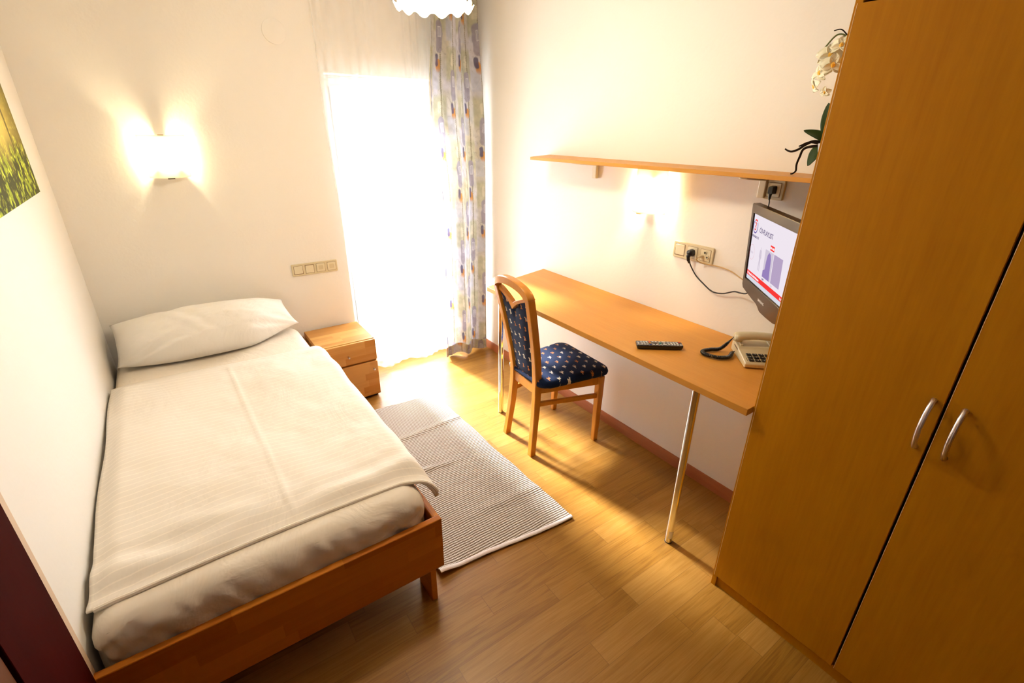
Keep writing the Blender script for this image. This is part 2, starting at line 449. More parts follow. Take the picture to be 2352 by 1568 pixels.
# mattress with fitted sheet: rounded block with pulled wrinkles at the foot
def mattress():
    x0, x1, y0, y1, z0, z1 = BX0 + .006, BX1 - .030, BY0 + .0275, BY1 - .028, .2545, .515
    m = MB(); nx, ny, nz = 46, 90, 14
    def sup(x, y, z):
        # round the box edges
        cx, cy, cz = (x0 + x1) / 2, (y0 + y1) / 2, (z0 + z1) / 2; hx, hy, hz = (x1 - x0) / 2, (y1 - y0) / 2, (z1 - z0) / 2
        r = .075; q = Vector((x - cx, y - cy, z - cz)); c = Vector((max(-hx + r, min(hx - r, q.x)), max(-hy + r, min(hy - r, q.y)), max(-hz + r, min(hz - r, q.z))))
        d = q - c; l = d.length
        if l > 1e-6: q = c + d / l * r
        p = q + Vector((cx, cy, cz))
        # sheet wrinkles on the foot and right faces
        k = f_sst(.50, .30, p.z)
        if y < y0 + .2:
            w = (vn(p.x * 14, p.z * 6 + 3) - .5) * .024 * k + (vn(p.x * 38 + p.z * 26, p.z * 10) - .5) * .015 * f_sst(.53, .46, p.z)
            corner = f_sst(.30, .54, p.x) + f_sst(-.2, -.40, p.x)
            w += (vn(p.x * 26 - p.z * 34, p.z * 10 + 9) - .5) * .022 * corner
            w = max(w, -.004)
            p.y += w * f_sst(y0 + .2, y0 + .03, y); 
        p.z += (vn(p.x * 4, p.y * 4) - .5) * .008 * f_sst(.3, .5, p.z)
        return p
    def side(fn, nu, nv, uvf): m.grid(nu, nv, fn, uvf)
    gx = lambda u: x0 + (x1 - x0) * u; gy = lambda u: y0 + (y1 - y0) * u; gz = lambda u: z0 + (z1 - z0) * u
    side(lambda u, v: sup(gx(u), gy(v), z1), nx, ny, lambda u, v: (u, v * 2))
    side(lambda u, v: sup(gx(1 - u), gy(v), z0), nx, ny, lambda u, v: (u, v * 2))
    side(lambda u, v: sup(gx(u), y0, gz(v)), nx * 2, nz * 2, lambda u, v: (u, v * .26 - .26))
    side(lambda u, v: sup(gx(1 - u), y1, gz(v)), nx, nz, lambda u, v: (u, v * .26))
    side(lambda u, v: sup(x1, gy(u), gz(v)), ny, nz, lambda u, v: (u * 2, v * .26))
    side(lambda u, v: sup(x0, gy(1 - u), gz(v)), ny, nz, lambda u, v: (u * 2, v * .26))
    o = m.build('mattress', MT['sheet'], smooth=True, angle=3.2)
    w = o.modifiers.new('weld', 'WELD'); w.merge_threshold = .0015
    return o
tag(mattress(), 'thick mattress in a white fitted sheet on the beech bed', 'mattress')

# duvet: quilt lying flat, hanging over the open side
def duvet():
    NX, NY = 110, 150
    # cross-section: arc length from left wall edge over the top to the hanging right edge
    def sect(u, v):
        yy = v
        left = -.4245; edge = .547; drop = .100 + .02 * math.sin(v * PI) 
        total = (edge - left) + drop
        s = u * total
        if s < edge - left:
            x = left + s; t = s / (edge - left); z = .524
        else:
            q = s - (edge - left); r = .055; a = min(q / r, 1.25)
            x = edge + r * math.sin(a); z = .524 - r * (1 - math.cos(a))
            if q > r * 1.25:
                x += (q - r * 1.25) * math.cos(1.25); z -= (q - r * 1.25) * math.sin(1.25)
        return x, z
    def pos(u, v, under=False):
        x, z = sect(u, v)
        yf = 1.385 + .020 * math.sin(u * PI) + (.02 if u < .1 else 0) * (1 - u / .1)
        yf -= .055 * f_sst(.84, 1.0, u); yf -= .012 * f_sst(.12, 0, u)
        yb = 2.855 - .03 * u + .01 * math.sin(u * 7)
        y = yf + (yb - yf) * v
        n = (float(fbm(x * 3.0 + 4, y * 2.4 + 1, 4)) - .45) * .050
        ridge = .0045 * math.exp(-((x - (.094 + (2.69 - y) * .029)) / .008) ** 2)
        edge_y = min(v, 1 - v) * (yb - yf); edge_x = min(u, 1 - u) * 1.1
        puff = f_sst(0, .10, min(edge_y, edge_x * 1.3))
        bulge = .018 * puff
        folds = 0
        if v < .18:   # long soft folds above the foot hem
            folds = (.008 * math.sin((y - 1.38) * 40 + x * 12. + 1.) * f_sst(.62, .05, u) + .004 * math.sin((y - 1.38) * 44 - x * 5) * f_sst(.3, .8, u)) * f_sst(.18, .08, v) * f_sst(0, .03, v)
        side_w = .012 * math.sin(y * 17 + vn(y * 3, 2) * 6) * f_sst(.90, 1., u)
        th = .007 + .012 * puff
        z += (n * puff + ridge * puff + bulge + folds)
        x += side_w * .4
        if u < .12: z -= .006 * f_sst(.07, 0, u); x += .004 * (1 + math.sin(y * 9.)) * f_sst(.08, 0, u)
        z -= .004 * f_sst(.06, 0, v)
        if under: z -= th * 1.1 if u < .88 else th * .6; x -= 0 if u < .88 else .018 * f_sst(.88, .94, u)
        return (x, y, z)
    m = MB()
    uv = lambda u, v: (u * 1.1, v * 1.48)
    m.grid(NX, NY, lambda u, v: pos(u, v), uv)
    m.grid(NX, NY, lambda u, v: pos(1 - u, v, True), uv)
    # close rims
    m.grid(NX, 1, lambda u, w: pos(u, 0, w < .5), lambda u, w: uv(u, 0))
    m.grid(NX, 1, lambda u, w: pos(u, 1, w > .5), lambda u, w: uv(u, 1))
    m.grid(NY, 1, lambda v, w: pos(0, v, w > .5), lambda v, w: uv(0, v))
    m.grid(NY, 1, lambda v, w: pos(1, v, w < .5), lambda v, w: uv(1, v))
    o = m.build('duvet', MT['duvet'], smooth=True, angle=1.3)
    w = o.modifiers.new('weld', 'WELD'); w.merge_threshold = .0006
    # turned hem along the foot
    P = [Vector(pos(u / 60, 0)) + Vector((0, -.003, -.002)) for u in range(1, 60)]
    MB().tube(P, .0075, 8).build('hem', MT['sheet'], o, smooth=True)
    return o
tag(duvet(), 'white duvet with satin stripes spread flat over the mattress', 'duvet')

# pillow leaning on the wall at the bed head
def pillow():
    m = MB(); NU, NV = 70, 50
    def pos(u, v, side):
        a, b = u * 2 - 1, v * 2 - 1
        ea = max(0, 1 - abs(a) ** 2.8) ** .62; eb = max(0, 1 - abs(b) ** 2.2) ** .60
        th = .165 * ea * eb
        hw = .47 * (1 - .05 * (1 - b * b) * 0) ; x = .078 + a * (.455 - .022 * (1 - a * a) + .015 * abs(a * b) ** 3)
        x -= .025 * b * a * 0
        d = (b * .5 + .5) * (1 - .04 * (1 - abs(a) ** 3)) 
        tr = f_sst(.30, 1., a); y = 3.030 + .235 * d - .012 * (1 - a) * (1 - d) + .105 * tr * (1 - d) - .040 * (1 - a * a) * (1 - d); z = .552 + .175 * d - .022 * abs(a) ** 4 * d + .012 * tr * (1 - d); x -= .060 * d * f_sst(.2, 1, a)
        if b < 0: y += .03 * (abs(a) ** 4) * (-b)
        nrm = Vector((0, -.60, .80)); w = (float(fbm(u * 5 + 3, v * 4, 4)) - .47) * .050 * ea * eb
        r1 = math.atan2(b + 1.05, a + 1.05); w += .012 * math.sin(r1 * 17.) * ea ** .5 * eb ** .5 * f_sst(1.5, .3, math.hypot(a + 1, b + 1)); r2 = math.atan2(b + 1.1, 1.1 - a); w += .008 * math.sin(r2 * 15. + 1) * ea ** .5 * eb ** .5 * f_sst(1.1, .2, math.hypot(a - 1, b + 1))
        w += .010 * math.exp(-((a + .30 + b * .35) / .07) ** 2) * eb * f_sst(-1, -.4, b) - .008 * math.exp(-((a + .16 + b * .35) / .07) ** 2) * eb
        p = Vector((x, y, z + .012 * max(0, -a) * d)) + nrm * ((th + w) if side > 0 else -(th * .75))
        p.z = max(p.z, .5485) if p.y < 2.85 else max(p.z, .527)
        p.y = min(p.y, Y - .006)
        return p
    uv = lambda u, v: (u * .9, v * .5)
    m.grid(NU, NV, lambda u, v: pos(u, v, 1), uv); m.grid(NU, NV, lambda u, v: pos(1 - u, v, -1), lambda u, v: uv(1 - u, v))
    o = m.build('pillow', MT['pillow'], smooth=True, angle=3.2)
    w = o.modifiers.new('weld', 'WELD'); w.merge_threshold = .0008
    return o
tag(pillow(), 'plump white pillow leaning on the wall at the bed head', 'pillow')

# ================================================================== nightstand
NX0, NX1, NY0, NY1, NZ = .594, .958, 2.932, Y - .021, .438
ns = thing('nightstand', 'small beech bedside cabinet with drawer and door beside the bed head', 'nightstand', (NX0, NY0, 0))
nw, nd = NX1 - NX0, NY1 - NY0
MB().box(0, .019, .020, nd, .022, NZ - .0205).box(nw - .019, nw, .020, nd, .022, NZ - .0205).box(.019, nw - .019, nd - .012, nd, .022, NZ - .0205).box(.019, nw - .019, .020, nd - .012, .022, .04).box(.019, nw - .019, .020, nd - .012, .272, .288).build('carcass', MT['beech_ns'], ns, bevel=.0015)
box(0, nw, .020, nd, NZ - .020, NZ).build('top_panel', MT['beech_ns'], ns, bevel=.002)
box(.012, nw - .012, .03, nd - .01, 0, .0215).build('plinth', MT['black'], ns)
def knob(parent, x, z):
    MB().tube([(x, 0, z), (x, -.006, z), (x, -.020, z), (x, -.023, z)], [.005, .0045, .0062, .0055], 16).build('knob', MT['alu'], parent, smooth=True, angle=.6)
d = box(.001, nw - .001, 0, .0195, .289, NZ - .004).build('drawer', MT['beech_ns'], ns, bevel=.002); knob(d, .768 - NX0, .349)
d = box(.001, nw - .001, 0, .0195, .024, .274).build('door', MT['beech_ns'], ns, bevel=.002); knob(d, .926 - NX0, .223)

# ================================================================== rug
def rug():
    c = [(.606, 1.342), (1.287, 1.297), (1.262, 2.725), (.600, 2.775)]
    def pos(u, v, lift=0):
        x = (1 - v) * ((1 - u) * c[0][0] + u * c[1][0]) + v * ((1 - u) * c[3][0] + u * c[2][0])
        y = (1 - v) * ((1 - u) * c[0][1] + u * c[1][1]) + v * ((1 - u) * c[3][1] + u * c[2][1])
        x += (.004 * math.sin(v * 9 + 1) + .003 * math.sin(v * 23)) * u * min(1, 6 * v) + .020 * u * math.sin(PI * min(1, v * 6)) * (v < 1 / 6) * 0
        y += .010 * math.sin(u * 5 + .5) * (1 - v)
        z = .0012 + .007 + .004 * vn(x * 7, y * 5)
        z += .014 * math.exp(-((y - 2.02 + .10 * (x - .7)) / .016) ** 2) * f_sst(.85, .15, u) + .007 * math.exp(-((y - 2.33 - .08 * (x - .7)) / .020) ** 2) + .006 * math.exp(-((y - 1.62 + .05 * x) / .030) ** 2) * f_sst(.2, .7, u)
        z += .022 * f_sst(.16, 0, u) * f_sst(.10, 0, v)
        return (x, y, z + lift)
    m = MB()
    m.grid(60, 120, lambda u, v: pos(u, v)); m.grid(60, 120, lambda u, v: (lambda p: (p[0], p[1], .0012 if not (u > .8 and v < .12) else max(.0012, p[2] - .008)))(pos(1 - u, v)))
    m.grid(60, 1, lambda u, w: (lambda p: (p[0], p[1], p[2] if w > .5 else max(.0012, p[2] - .008)))(pos(u, 0)))
    m.grid(60, 1, lambda u, w: (lambda p: (p[0], p[1], p[2] if w < .5 else .0012))(pos(u, 1)))
    m.grid(120, 1, lambda v, w: (lambda p: (p[0], p[1], p[2] if w < .5 else max(.0012, p[2] - .008)))(pos(0, v)))
    m.grid(120, 1, lambda v, w: (lambda p: (p[0], p[1], p[2] if w > .5 else .0012))(pos(1, v)))
    o = m.build('rug', MT['rug'], smooth=True, angle=.6)
    P = [Vector(pos(u / 40, 0)) + Vector((0, .006, .001)) for u in range(41)]
    rings = [[p + Vector((0, .011 * math.cos(t), .0042 * math.sin(t))) for t in [2 * PI * k / 10 for k in range(10)]] for p in P]
    MB().loft(rings).build('hem', MT['rug_hem'], o, smooth=True)
    return o
tag(rug(), 'pale ribbed cotton rug on the floor between bed and chair', 'rug')

# ================================================================== desk
desk = thing('desk', 'long narrow beech desk with chrome legs under the shelf', 'desk', (0, 0, 0))
poly = [(1.487, .690), (W - .002, .690), (W - .002, 2.506), (1.489, 2.366)]
MB().prism(poly, lambda x, y: (x, y, DZ - .026), lambda x, y: (x, y, DZ)).build('desktop', MT['beech_lam_y'], desk, bevel=.0012)
for i, (x, y) in enumerate(((1.556, .931), (1.535, 2.281))):
    lg = MB().tube([(x, y, .004), (x, y, DZ - .0265)], .0165, 28).build('leg', MT['chrome'], desk, smooth=True, angle=.6)
    MB().tube([(x, y, 0), (x, y, .004)], .0172, 28).build('foot_cap', MT['black'], lg, smooth=True, angle=.6)
    MB().tube([(x, y, DZ - .032), (x, y, DZ - .0262)], .03, 28).build('mounting_plate', MT['chrome'], lg, smooth=True, angle=.6)
    if i == 0:
        st = MB().grid(8, 1, lambda u, v: (x + .0168 * math.cos(3.55 + u * 1.15), y + .0168 * math.sin(3.55 + u * 1.15), .030 + .040 * v))
        s_ = st.build('sticker', MT['white_pl'], lg, smooth=True)

# ================================================================== chair
ch = thing('chair', 'beech dining chair with navy sprigged seat and back at the desk', 'chair', (1.645, 1.92, 0), math.radians(-2.9))
WD = MT['beech_chair']
def sq(c, hx, hy, z): return [(c[0] - hx, c[1] - hy, z), (c[0] + hx, c[1] - hy, z), (c[0] + hx, c[1] + hy, z), (c[0] - hx, c[1] + hy, z)]
SX = [(0, -.218), (.12, -.204), (.25, -.190), (.38, -.181), (.46, -.180), (.56, -.190), (.68, -.210), (.80, -.234), (.90, -.256), (.962, -.271)]
SYY = [(0, .136), (.2, .122), (.42, .112), (.55, .118), (.75, .134), (.962, .153)]
def itp(t, z):
    for (a, p), (b_, q) in zip(t, t[1:]):
        if z <= b_: return p + (q - p) * (z - a) / (b_ - a)
    return t[-1][1]
def stile(sy):
    rings = []
    for i in range(33):
        z = .962 * i / 32
        hx = .017 + .004 * f_sst(.1, .45, z); rings.append(sq((itp(SX, z), sy * itp(SYY, z)), hx, .0185, z))
    return MB().loft(rings)
for s_ in (-1, 1): stile(s_).build('rear_leg', WD, ch, bevel=.004)
for s_ in (-1, 1):
    MB().loft([sq((.196, s_ * .205), .0150, .0150, 0), sq((.200, s_ * .205), .019, .019, .30), sq((.200, s_ * .205), .020, .020, .438)]).build('front_leg', WD, ch, bevel=.004)
def bar(p, q, t, h):
    p, q = Vector(p), Vector(q); d = (q - p).normalized(); n = Vector((-d.y, d.x, 0)).normalized(); up = Vector((0, 0, 1))
    r = lambda c: [c - n * t - up * h, c + n * t - up * h, c + n * t + up * h, c - n * t + up * h]
    return MB().loft([r(p), r(q)])
for s_ in (-1, 1):
    bar((-.163, s_ * .117, .412), (.182, s_ * .203, .412), .010, .026).build('side_apron', WD, ch, bevel=.003)
    bar((-.170, s_ * .117, .318), (.184, s_ * .203, .310), .009, .014).build('stretcher', WD, ch, bevel=.003)
bar((.200, -.186, .412), (.200, .186, .412), .010, .026).build('front_apron', WD, ch, bevel=.003)
bar((-.181, -.094, .412), (-.181, .094, .412), .011, .030).build('rear_rail', WD, ch, bevel=.003)
# crest rail: arch resting on the two stiles
def backx(z): return itp(SX, z)
def arch(y, half=.1715): return math.sqrt(max(0, 1 - (y / half) ** 2))
rings = []
for i in range(41):
    t = -1 + 2 * i / 40; y = .1715 * math.sin(t * PI / 2)
    zo = .9625 + .078 * math.cos(t * PI / 2) ** .9; zi = .9625 + .038 * max(0, 1 - (y / .137) ** 2) ** .6 if abs(y) < .137 else .9625
    if zo - zi < .003: zo = zi + .003
    hx = .0205; xb = -.271 - (zo - .962) * .20
    rings.append([(xb - hx, y, zi), (xb + hx + .004, y, zi), (xb + hx, y, zo - .004), (xb + hx - .006, y, zo), (xb - hx + .006, y, zo), (xb - hx, y, zo - .004)])
MB().loft(rings).build('crest_rail', WD, ch, smooth=True, angle=.55)
# heart-shaped rail below the opening
def vee(y):
    return .874 + .060 * (abs(y) / .134) ** .75
rings = []
for i in range(41):
    y = -.1345 + .269 * i / 40; k = abs(y) / .1345
    zt = .900 + .062 * k ** .8; zb = .866 + .070 * (1 - (1 - k) ** 2.0) ** 1.0
    zb = min(zb, zt - .020); xb = backx(.92) 
    rings.append([(xb - .016, y, zb), (xb + .014, y, zb), (xb + .013, y, zt), (xb - .015, y, zt)])
MB().loft(rings).build('heart_rail', WD, ch, bevel=.002)
# upholstered back, bulging slightly
def backpad():
    m = MB()
    def pos(u, v, sgn):
        z0 = .445; y_half = lambda z: itp(SYY, z) - .0195
        t = u * 2 - 1
        k = abs(t); ztop = .864 + .070 * (1 - (1 - k) ** 2.0)
        z = z0 + (min(ztop, .93) - z0) * v; y = t * y_half(z)
        bul = .014 * (1 - t ** 4) * (1 - (v * 2 - 1) ** 6) + .004
        return (backx(z) + sgn * bul, y, z)
    m.grid(24, 36, lambda u, v: pos(1 - u, v, -1)); m.grid(24, 36, lambda u, v: pos(u, v, 1))
    m.grid(24, 1, lambda u, w: pos(u, 1, -1 if w > .5 else 1)); m.grid(24, 1, lambda u, w: pos(u, 0, 1 if w > .5 else -1))
    m.grid(36, 1, lambda v, w: pos(0, v, -1 if w > .5 else 1)); m.grid(36, 1, lambda v, w: pos(1, v, 1 if w > .5 else -1))
    return m.build('back_cushion', MT['back_fab'], ch, smooth=True, angle=.8)
backpad()
def seatpad():
    ring = []
    for p in rrect(-1, 1, -1, 1, .28, 7): ring.append(p)
    rings = []
    for k, (sc, z) in enumerate(((.0, .4385), (.95, .4385), (.99, .446), (1.0, .458), (.985, .472), (.95, .480), (.85, .486), (.6, .490), (.3, .4915), (.02, .492))):
        rr = []
        for a, b_ in ring:
            x = .035 + a * sc * .232; half = .186 + (x + .2) / .47 * .052
            if x < -.14: half = min(half, .186)
            rr.append((x, b_ * sc * half, z))
        if k == 0: continue
        rings.append(rr)
    return MB().loft(rings).build('seat', MT['seat_fab'], ch, smooth=True, angle=1.2)
seatpad()

# ================================================================== shelf
sh = thing('wall_shelf', 'long thin beech wall shelf above the desk', 'shelf', (0, 0, 0))
poly = [(1.838, .690), (W - .001, .690), (W - .001, 2.492), (1.768, 2.335)]
MB().prism(poly, lambda x, y: (x, y, 1.568), lambda x, y: (x, y, 1.584)).build('shelf_board', MT['beech_lam_y'], sh, bevel=.001)
for y in (2.068, 1.093):
    br = MB().box(W - .020, W - .0005, y - .016, y + .016, 1.478, 1.5675).build('bracket', MT['cream_l'], sh, bevel=.004)
    MB().prism([(0, 0), (.14, 0), (.15, .004), (.15, .010), (0, .022)], lambda a, z: (W - .02 - a, y - .012, 1.5675 - z), lambda a, z: (W - .02 - a, y + .012, 1.5675 - z)).tube([(W - .17, y, 1.560), (W - .17, y, 1.5675)], .016, 16).build('bracket_arm', MT['cream_l'], br, bevel=.002)

# ================================================================== wardrobe
wd = thing('wardrobe', 'tall two-door beech wardrobe with curved metal handles', 'wardrobe', (0, 0, 0))
WX, WY1, WY0, WT = 1.520, .686, -.240, 2.075
LM = MT['beech_lam']
box(WX + .001, W - .004, WY1 - .019, WY1, 0, WT).build('side_panel', LM, wd, bevel=.001)
box(WX + .020, W - .004, WY0, WY0 + .019, 0, WT).build('side_panel', LM, wd, bevel=.001)
box(WX + .004, W - .004, WY0 + .0192, WY1 - .0192, WT - .038, WT).build('top_panel', LM, wd, bevel=.001)
box(WX + .012, WX + .030, WY0 + .0192, WY1 - .0192, .0, .052).build('plinth', LM, wd)
box(WX + .022, W - .02, WY0 + .0192, WY1 - .0192, .053, .07).build('bottom_panel', LM, wd)
box(W - .02, W - .006, WY0 + .0192, WY1 - .0192, .0705, WT - .039).build('back_panel', LM, wd)
def handle(parent, y):
    P = [(WX - .0005, y, .955), (WX - .010, y, .956)] + [(WX - .012 - .026 * math.sin(PI * t / 14) ** .7, y, .960 + .132 * t / 14) for t in range(1, 14)] + [(WX - .010, y, 1.096), (WX - .0005, y, 1.097)]
    MB().tube(P, [.0075] + [.0062] * (len(P) - 2) + [.0075], 14).build('handle', MT['alu'], parent, smooth=True, angle=1.)
mid = .2245
for y0, y1, hy in ((mid + .0035, WY1 - .006, .250), (WY0 + .004, mid - .0035, .186)):
    dr = box(WX, WX + .018, y0 + .0008, y1 - .0008,   .054, 2.021).build('door', LM, wd, bevel=.001)
    box(WX - .0002, WX + .017, y1 - .0008, y1 + .0004, .054, 2.021).build('edge_band', MT['edge_light'], dr)
    handle(dr, hy)

# ================================================================== wall sconces
def sconce(label, loc, rz, flip):
    t = thing('wall_sconce', label, 'wall lamp', loc, rz, 'wall sconces')
    k = -1 if flip else 1            # local: x along the wall, -y into the room, z up; flipped one hangs upside down
    Z = lambda z: z * k
    def bx(x0, x1, y0, y1, z0, z1): a, c = sorted((Z(z0), Z(z1))); return box(x0, x1, y0, y1, a, c)
    bx(-.045, .045, -.012, -.0005, -.075, .075).build('back_plate', MT['white_pl'], t, bevel=.003)
    # opal glass: curved sheet, open at the sides, top and foot
    g = MB()
    def gp(u, v):
        a = (u * 2 - 1); wtop = .093 + .012 * v
        return (a * wtop, -.092 + .070 * a * a, Z(-.105 + .21 * v))
    g.grid(24, 20, gp)
    g.build('glass_shade', MT['opal'], t, smooth=True, angle=3.2, solid=.004)
    bx(-.016, .016, -.098, -.060, -.1095, -.1045).build('clip', MT['dark_metal'], t)
    bx(-.013, .013, -.098, -.060, .1045, .1080).build('clip', MT['brass'], t)
    bx(-.050, .050, -.072, -.0122, -.070, -.062).build('lower_light_block', MT['white_pl'], t, bevel=.002)  # added blocker under the bulb, leaves two narrow rays on the wall
    bx(-.020, .020, -.074, -.0122, .070, .076).build('upper_light_block', MT['white_pl'], t, bevel=.002)  # added blocker above the bulb, cuts the notch in the wall glow
    c = MB()
    c.lathe([(.003, Z(-.0615)), (.009, Z(-.058)), (.010, Z(-.040)), (.010, Z(-.022)), (.006, Z(-.014)), (.001, Z(-.012))], 16, (0, -.046, 0))
    c.build('bulb', MT['bulb'], t, smooth=True)
    for x, y, z, e in ((0, -.046, .000, 1.),):
        li = bpy.data.lights.new('sconce_light', 'POINT'); li.energy = SC_E * e; li.color = (1., .84, .50); li.shadow_soft_size = .022
        lo = bpy.data.objects.new('sconce_light', li); COL.objects.link(lo); lo.parent = t; lo.location = (x, y, Z(z))
    return t
SC_E = 9.0
sconce('lit opal glass wall lamp above the pillow', (.067, Y, 1.573), 0., False)
sconce('lit opal glass wall lamp under the beech shelf', (W, 1.655, 1.452), -PI / 2, True)

# ================================================================== switch and socket strips
def rocker(parent, cx, tilt):
    box(cx - .0285, cx + .0285, -.0099, -.0094, -.0285, .0285).build('insert_gap_shade', MT['gap_shade'], parent, bevel=.0002)  # dark plate painting the shade around the rocker
    h = .0265
    v = [(cx - .0265, -.010 - (.003 if tilt > 0 else 0), h), (cx + .0265, -.010 - (.003 if tilt > 0 else 0), h), (cx + .0265, -.010 - (.003 if tilt < 0 else 0), -h), (cx - .0265, -.010 - (.003 if tilt < 0 else 0), -h)]
    m = MB().add([(x, -.004, z) for x, y, z in v] + v, [(0, 1, 2, 3), (7, 6, 5, 4), (0, 4, 5, 1), (1, 5, 6, 2), (2, 6, 7, 3), (3, 7, 4, 0)])
    return m.build('rocker_switch', MT['cream_l'], parent, bevel=.003)
def gap_shade_ring(cx, a, b_, parent):
    MB().box(cx - b_, cx - a, -.0099, -.0094, -b_, b_).box(cx + a, cx + b_, -.0099, -.0094, -b_, b_).box(cx - a, cx + a, -.0099, -.0094, a, b_).box(cx - a, cx + a, -.0099, -.0094, -b_, -a).build('insert_gap_shade', MT['gap_shade'], parent)  # thin dark ring painting the shade around an insert
def schuko(parent, cx):
    # square insert with a round well
    gap_shade_ring(cx, .0265, .0282, parent)
    m = MB(); sqr = rrect(-.0265, .0265, -.0265, .0265, .005, 7); n = len(sqr)
    circ = []
    for x, z in sqr: a = math.atan2(z, x); circ.append((.019 * math.cos(a), .019 * math.sin(a)))
    r = lambda P, y: [(cx + x, y, z) for x, z in P]
    m.loft([r(sqr, -.004), r(sqr, -.0115), r([(x * .96, z * .96) for x, z in sqr], -.0125), r(circ, -.0125), r([(x * .98, z * .98) for x, z in circ], -.0035), r([(x * .02, z * .02) for x, z in circ], -.0035)], cap=False)
    o = m.build('socket_insert', MT['cream_l'], parent, smooth=True, angle=.5)
    for dx in (-.0095, .0095): MB().tube([(cx + dx, -.0036, 0), (cx + dx, -.0045, 0)], .0032, 14).build('pin_hole', MT['black'], o)
    for s_ in (-1, 1): box(cx - .004, cx + .004, -.009, -.0036, min(s_ * .0135, s_ * .0185), max(s_ * .0135, s_ * .0185)).build('earth_clip', MT['dark_metal'], o)
    return o
def strip(label, cat, loc, rz, n, name):
    t = thing(name, label, cat, loc, rz)
    w = .0355 * n + .0045
    P = rrect(-w, w, -.0395, .0395, .007)
    m = MB().loft([[(x, -.0003, z) for x, z in P], [(x, -.007, z) for x, z in P], [(x * (1 - .0025 / w), -.0095, z * .93) for x, z in P]])
    m.build('frame_plate', MT['cream'], t, smooth=True, angle=.6)
    return t
st = strip('cream four-gang switch and socket strip between bed and window', 'socket strip', (.7355, Y, .8635), 0, 4, 'socket_strip')
rocker(st, -.1065, 1); rocker(st, -.0355, -1); schuko(st, .0355); schuko(st, .1065)
st3 = strip('cream three-gang strip with plugged leads above the desk', 'socket strip', (W, 1.370, 1.194), -PI / 2, 3, 'socket_strip')
rocker(st3, -.071, 1); schuko(st3, 0.)
P = rrect(.0445, .0975, -.0265, .0265, .004)
gap_shade_ring(.071, .0265, .0280, st3)
an = MB().loft([[(x, -.004, z) for x, z in P], [(x, -.0115, z) for x, z in P]]).build('aerial_insert', MT['cream_l'], st3, bevel=.001)
for dx, dz in ((0, .013), (-.013, -.006), (.014, -.006)):
    rg = MB().tube([(.071 + dx, -.0115, dz), (.071 + dx, -.0165, dz)], .0075, 20).build('aerial_jack', MT['cream'], an, smooth=True, angle=.6)
    MB().tube([(.071 + dx, -.0165, dz), (.071 + dx, -.0168, dz)], .0045, 16).build('jack_hole', MT['black'], rg)
st1 = strip('cream single socket just under the beech shelf', 'socket', (W, 1.046, 1.5145), -PI / 2, 1, 'wall_socket')
schuko(st1, 0)

# cables and plugs
def cable(name, label, pts, r, mat, plug=None, plug_mat=None):
    o = MB().tube(catmull(pts, 10), r, 8).build(name, mat, None, smooth=True)
    tag(o, label, 'cable')
    if plug: plug.build('plug', plug_mat, o, smooth=True, angle=.7)
    return o
wx = W - .0125
pl = MB().tube([(wx + .006, 1.370, 1.194), (wx - .004, 1.370, 1.194), (wx - .022, 1.370, 1.194), (wx - .026, 1.369, 1.190)], [.0165, .0180, .0150, .009], 20).tube(catmull([(wx - .016, 1.370, 1.190), (wx - .026, 1.370, 1.178), (wx - .022, 1.368, 1.160), (wx - .015, 1.366, 1.148)], 5), [.010] * 6 + [.008] * 5 + [.006] * 5, 12)
cable('power_cable', 'black power lead looping from the three-gang strip to the television',
      [(wx - .015, 1.366, 1.150), (wx - .010, 1.352, 1.125), (wx - .008, 1.322, 1.092), (wx - .008, 1.28, 1.066), (wx - .008, 1.225, 1.040), (wx - .010, 1.17, 1.045), (wx - .016, 1.115, 1.070), (wx - .028, 1.075, 1.076), (wx - .030, 1.05, 1.082), (wx - .028, 1.03, 1.100), (wx - .026, 1.00, 1.135)], .0032, MT['cable_black'], pl, MT['black'])
pl = MB().tube([(W - .0165, 1.312, 1.188), (W - .030, 1.312, 1.188), (W - .040, 1.314, 1.186)], [.0062, .0062, .004], 14)
cable('aerial_cable', 'thin beige aerial lead from the three-gang strip to the television',
      [(W - .040, 1.314, 1.186), (W - .045, 1.320, 1.176), (W - .030, 1.312, 1.163), (W - .016, 1.290, 1.157), (W - .012, 1.25, 1.158), (W - .012, 1.20, 1.158), (W - .013, 1.15, 1.150), (W - .016, 1.10, 1.132), (W - .022, 1.05, 1.12), (W - .03, 1.0, 1.12)], .0026, MT['cable_cream'], pl, MT['cream'])
pl = MB().prism(rrect(-.011, .011, -.016, .016, .004), lambda a, z: (wx + .007, 1.046 + a, 1.5145 + z), lambda a, z: (wx - .026, 1.046 + a * .8, 1.5135 + z * .85)).tube([(wx - .018, 1.046, 1.505), (wx - .020, 1.046, 1.490), (wx - .018, 1.046, 1.478)], [.008, .006, .004], 12)
cable('charger_cable', 'black lead hanging from the single socket behind the television',
      [(wx - .018, 1.046, 1.480), (wx - .014, 1.045, 1.465), (wx - .013, 1.046, 1.44), (wx - .013, 1.05, 1.40), (wx - .013, 1.045, 1.33), (wx - .013, 1.02, 1.28)], .0026, MT['cable_black'], pl, MT['black'])

# ================================================================== television on a wall arm
hx = Vector((-.678, -.735, 0)).normalized(); n0 = Vector((-.735, .678, 0)).normalized()
ta = math.radians(-4); up = Vector((0, 0, 1)) * math.cos(ta) - n0 * math.sin(ta); nn = hx.cross(up).normalized()
TVW, TVH = .485, .39
scr_tl = Vector((1.957, 1.0715, 1.4255))
org = scr_tl - hx * .021 + up * .037
TVM = Matrix(((hx.x, up.x, nn.x, org.x), (hx.y, up.y, nn.y, org.y), (hx.z, up.z, nn.z, org.z), (0, 0, 0, 1)))
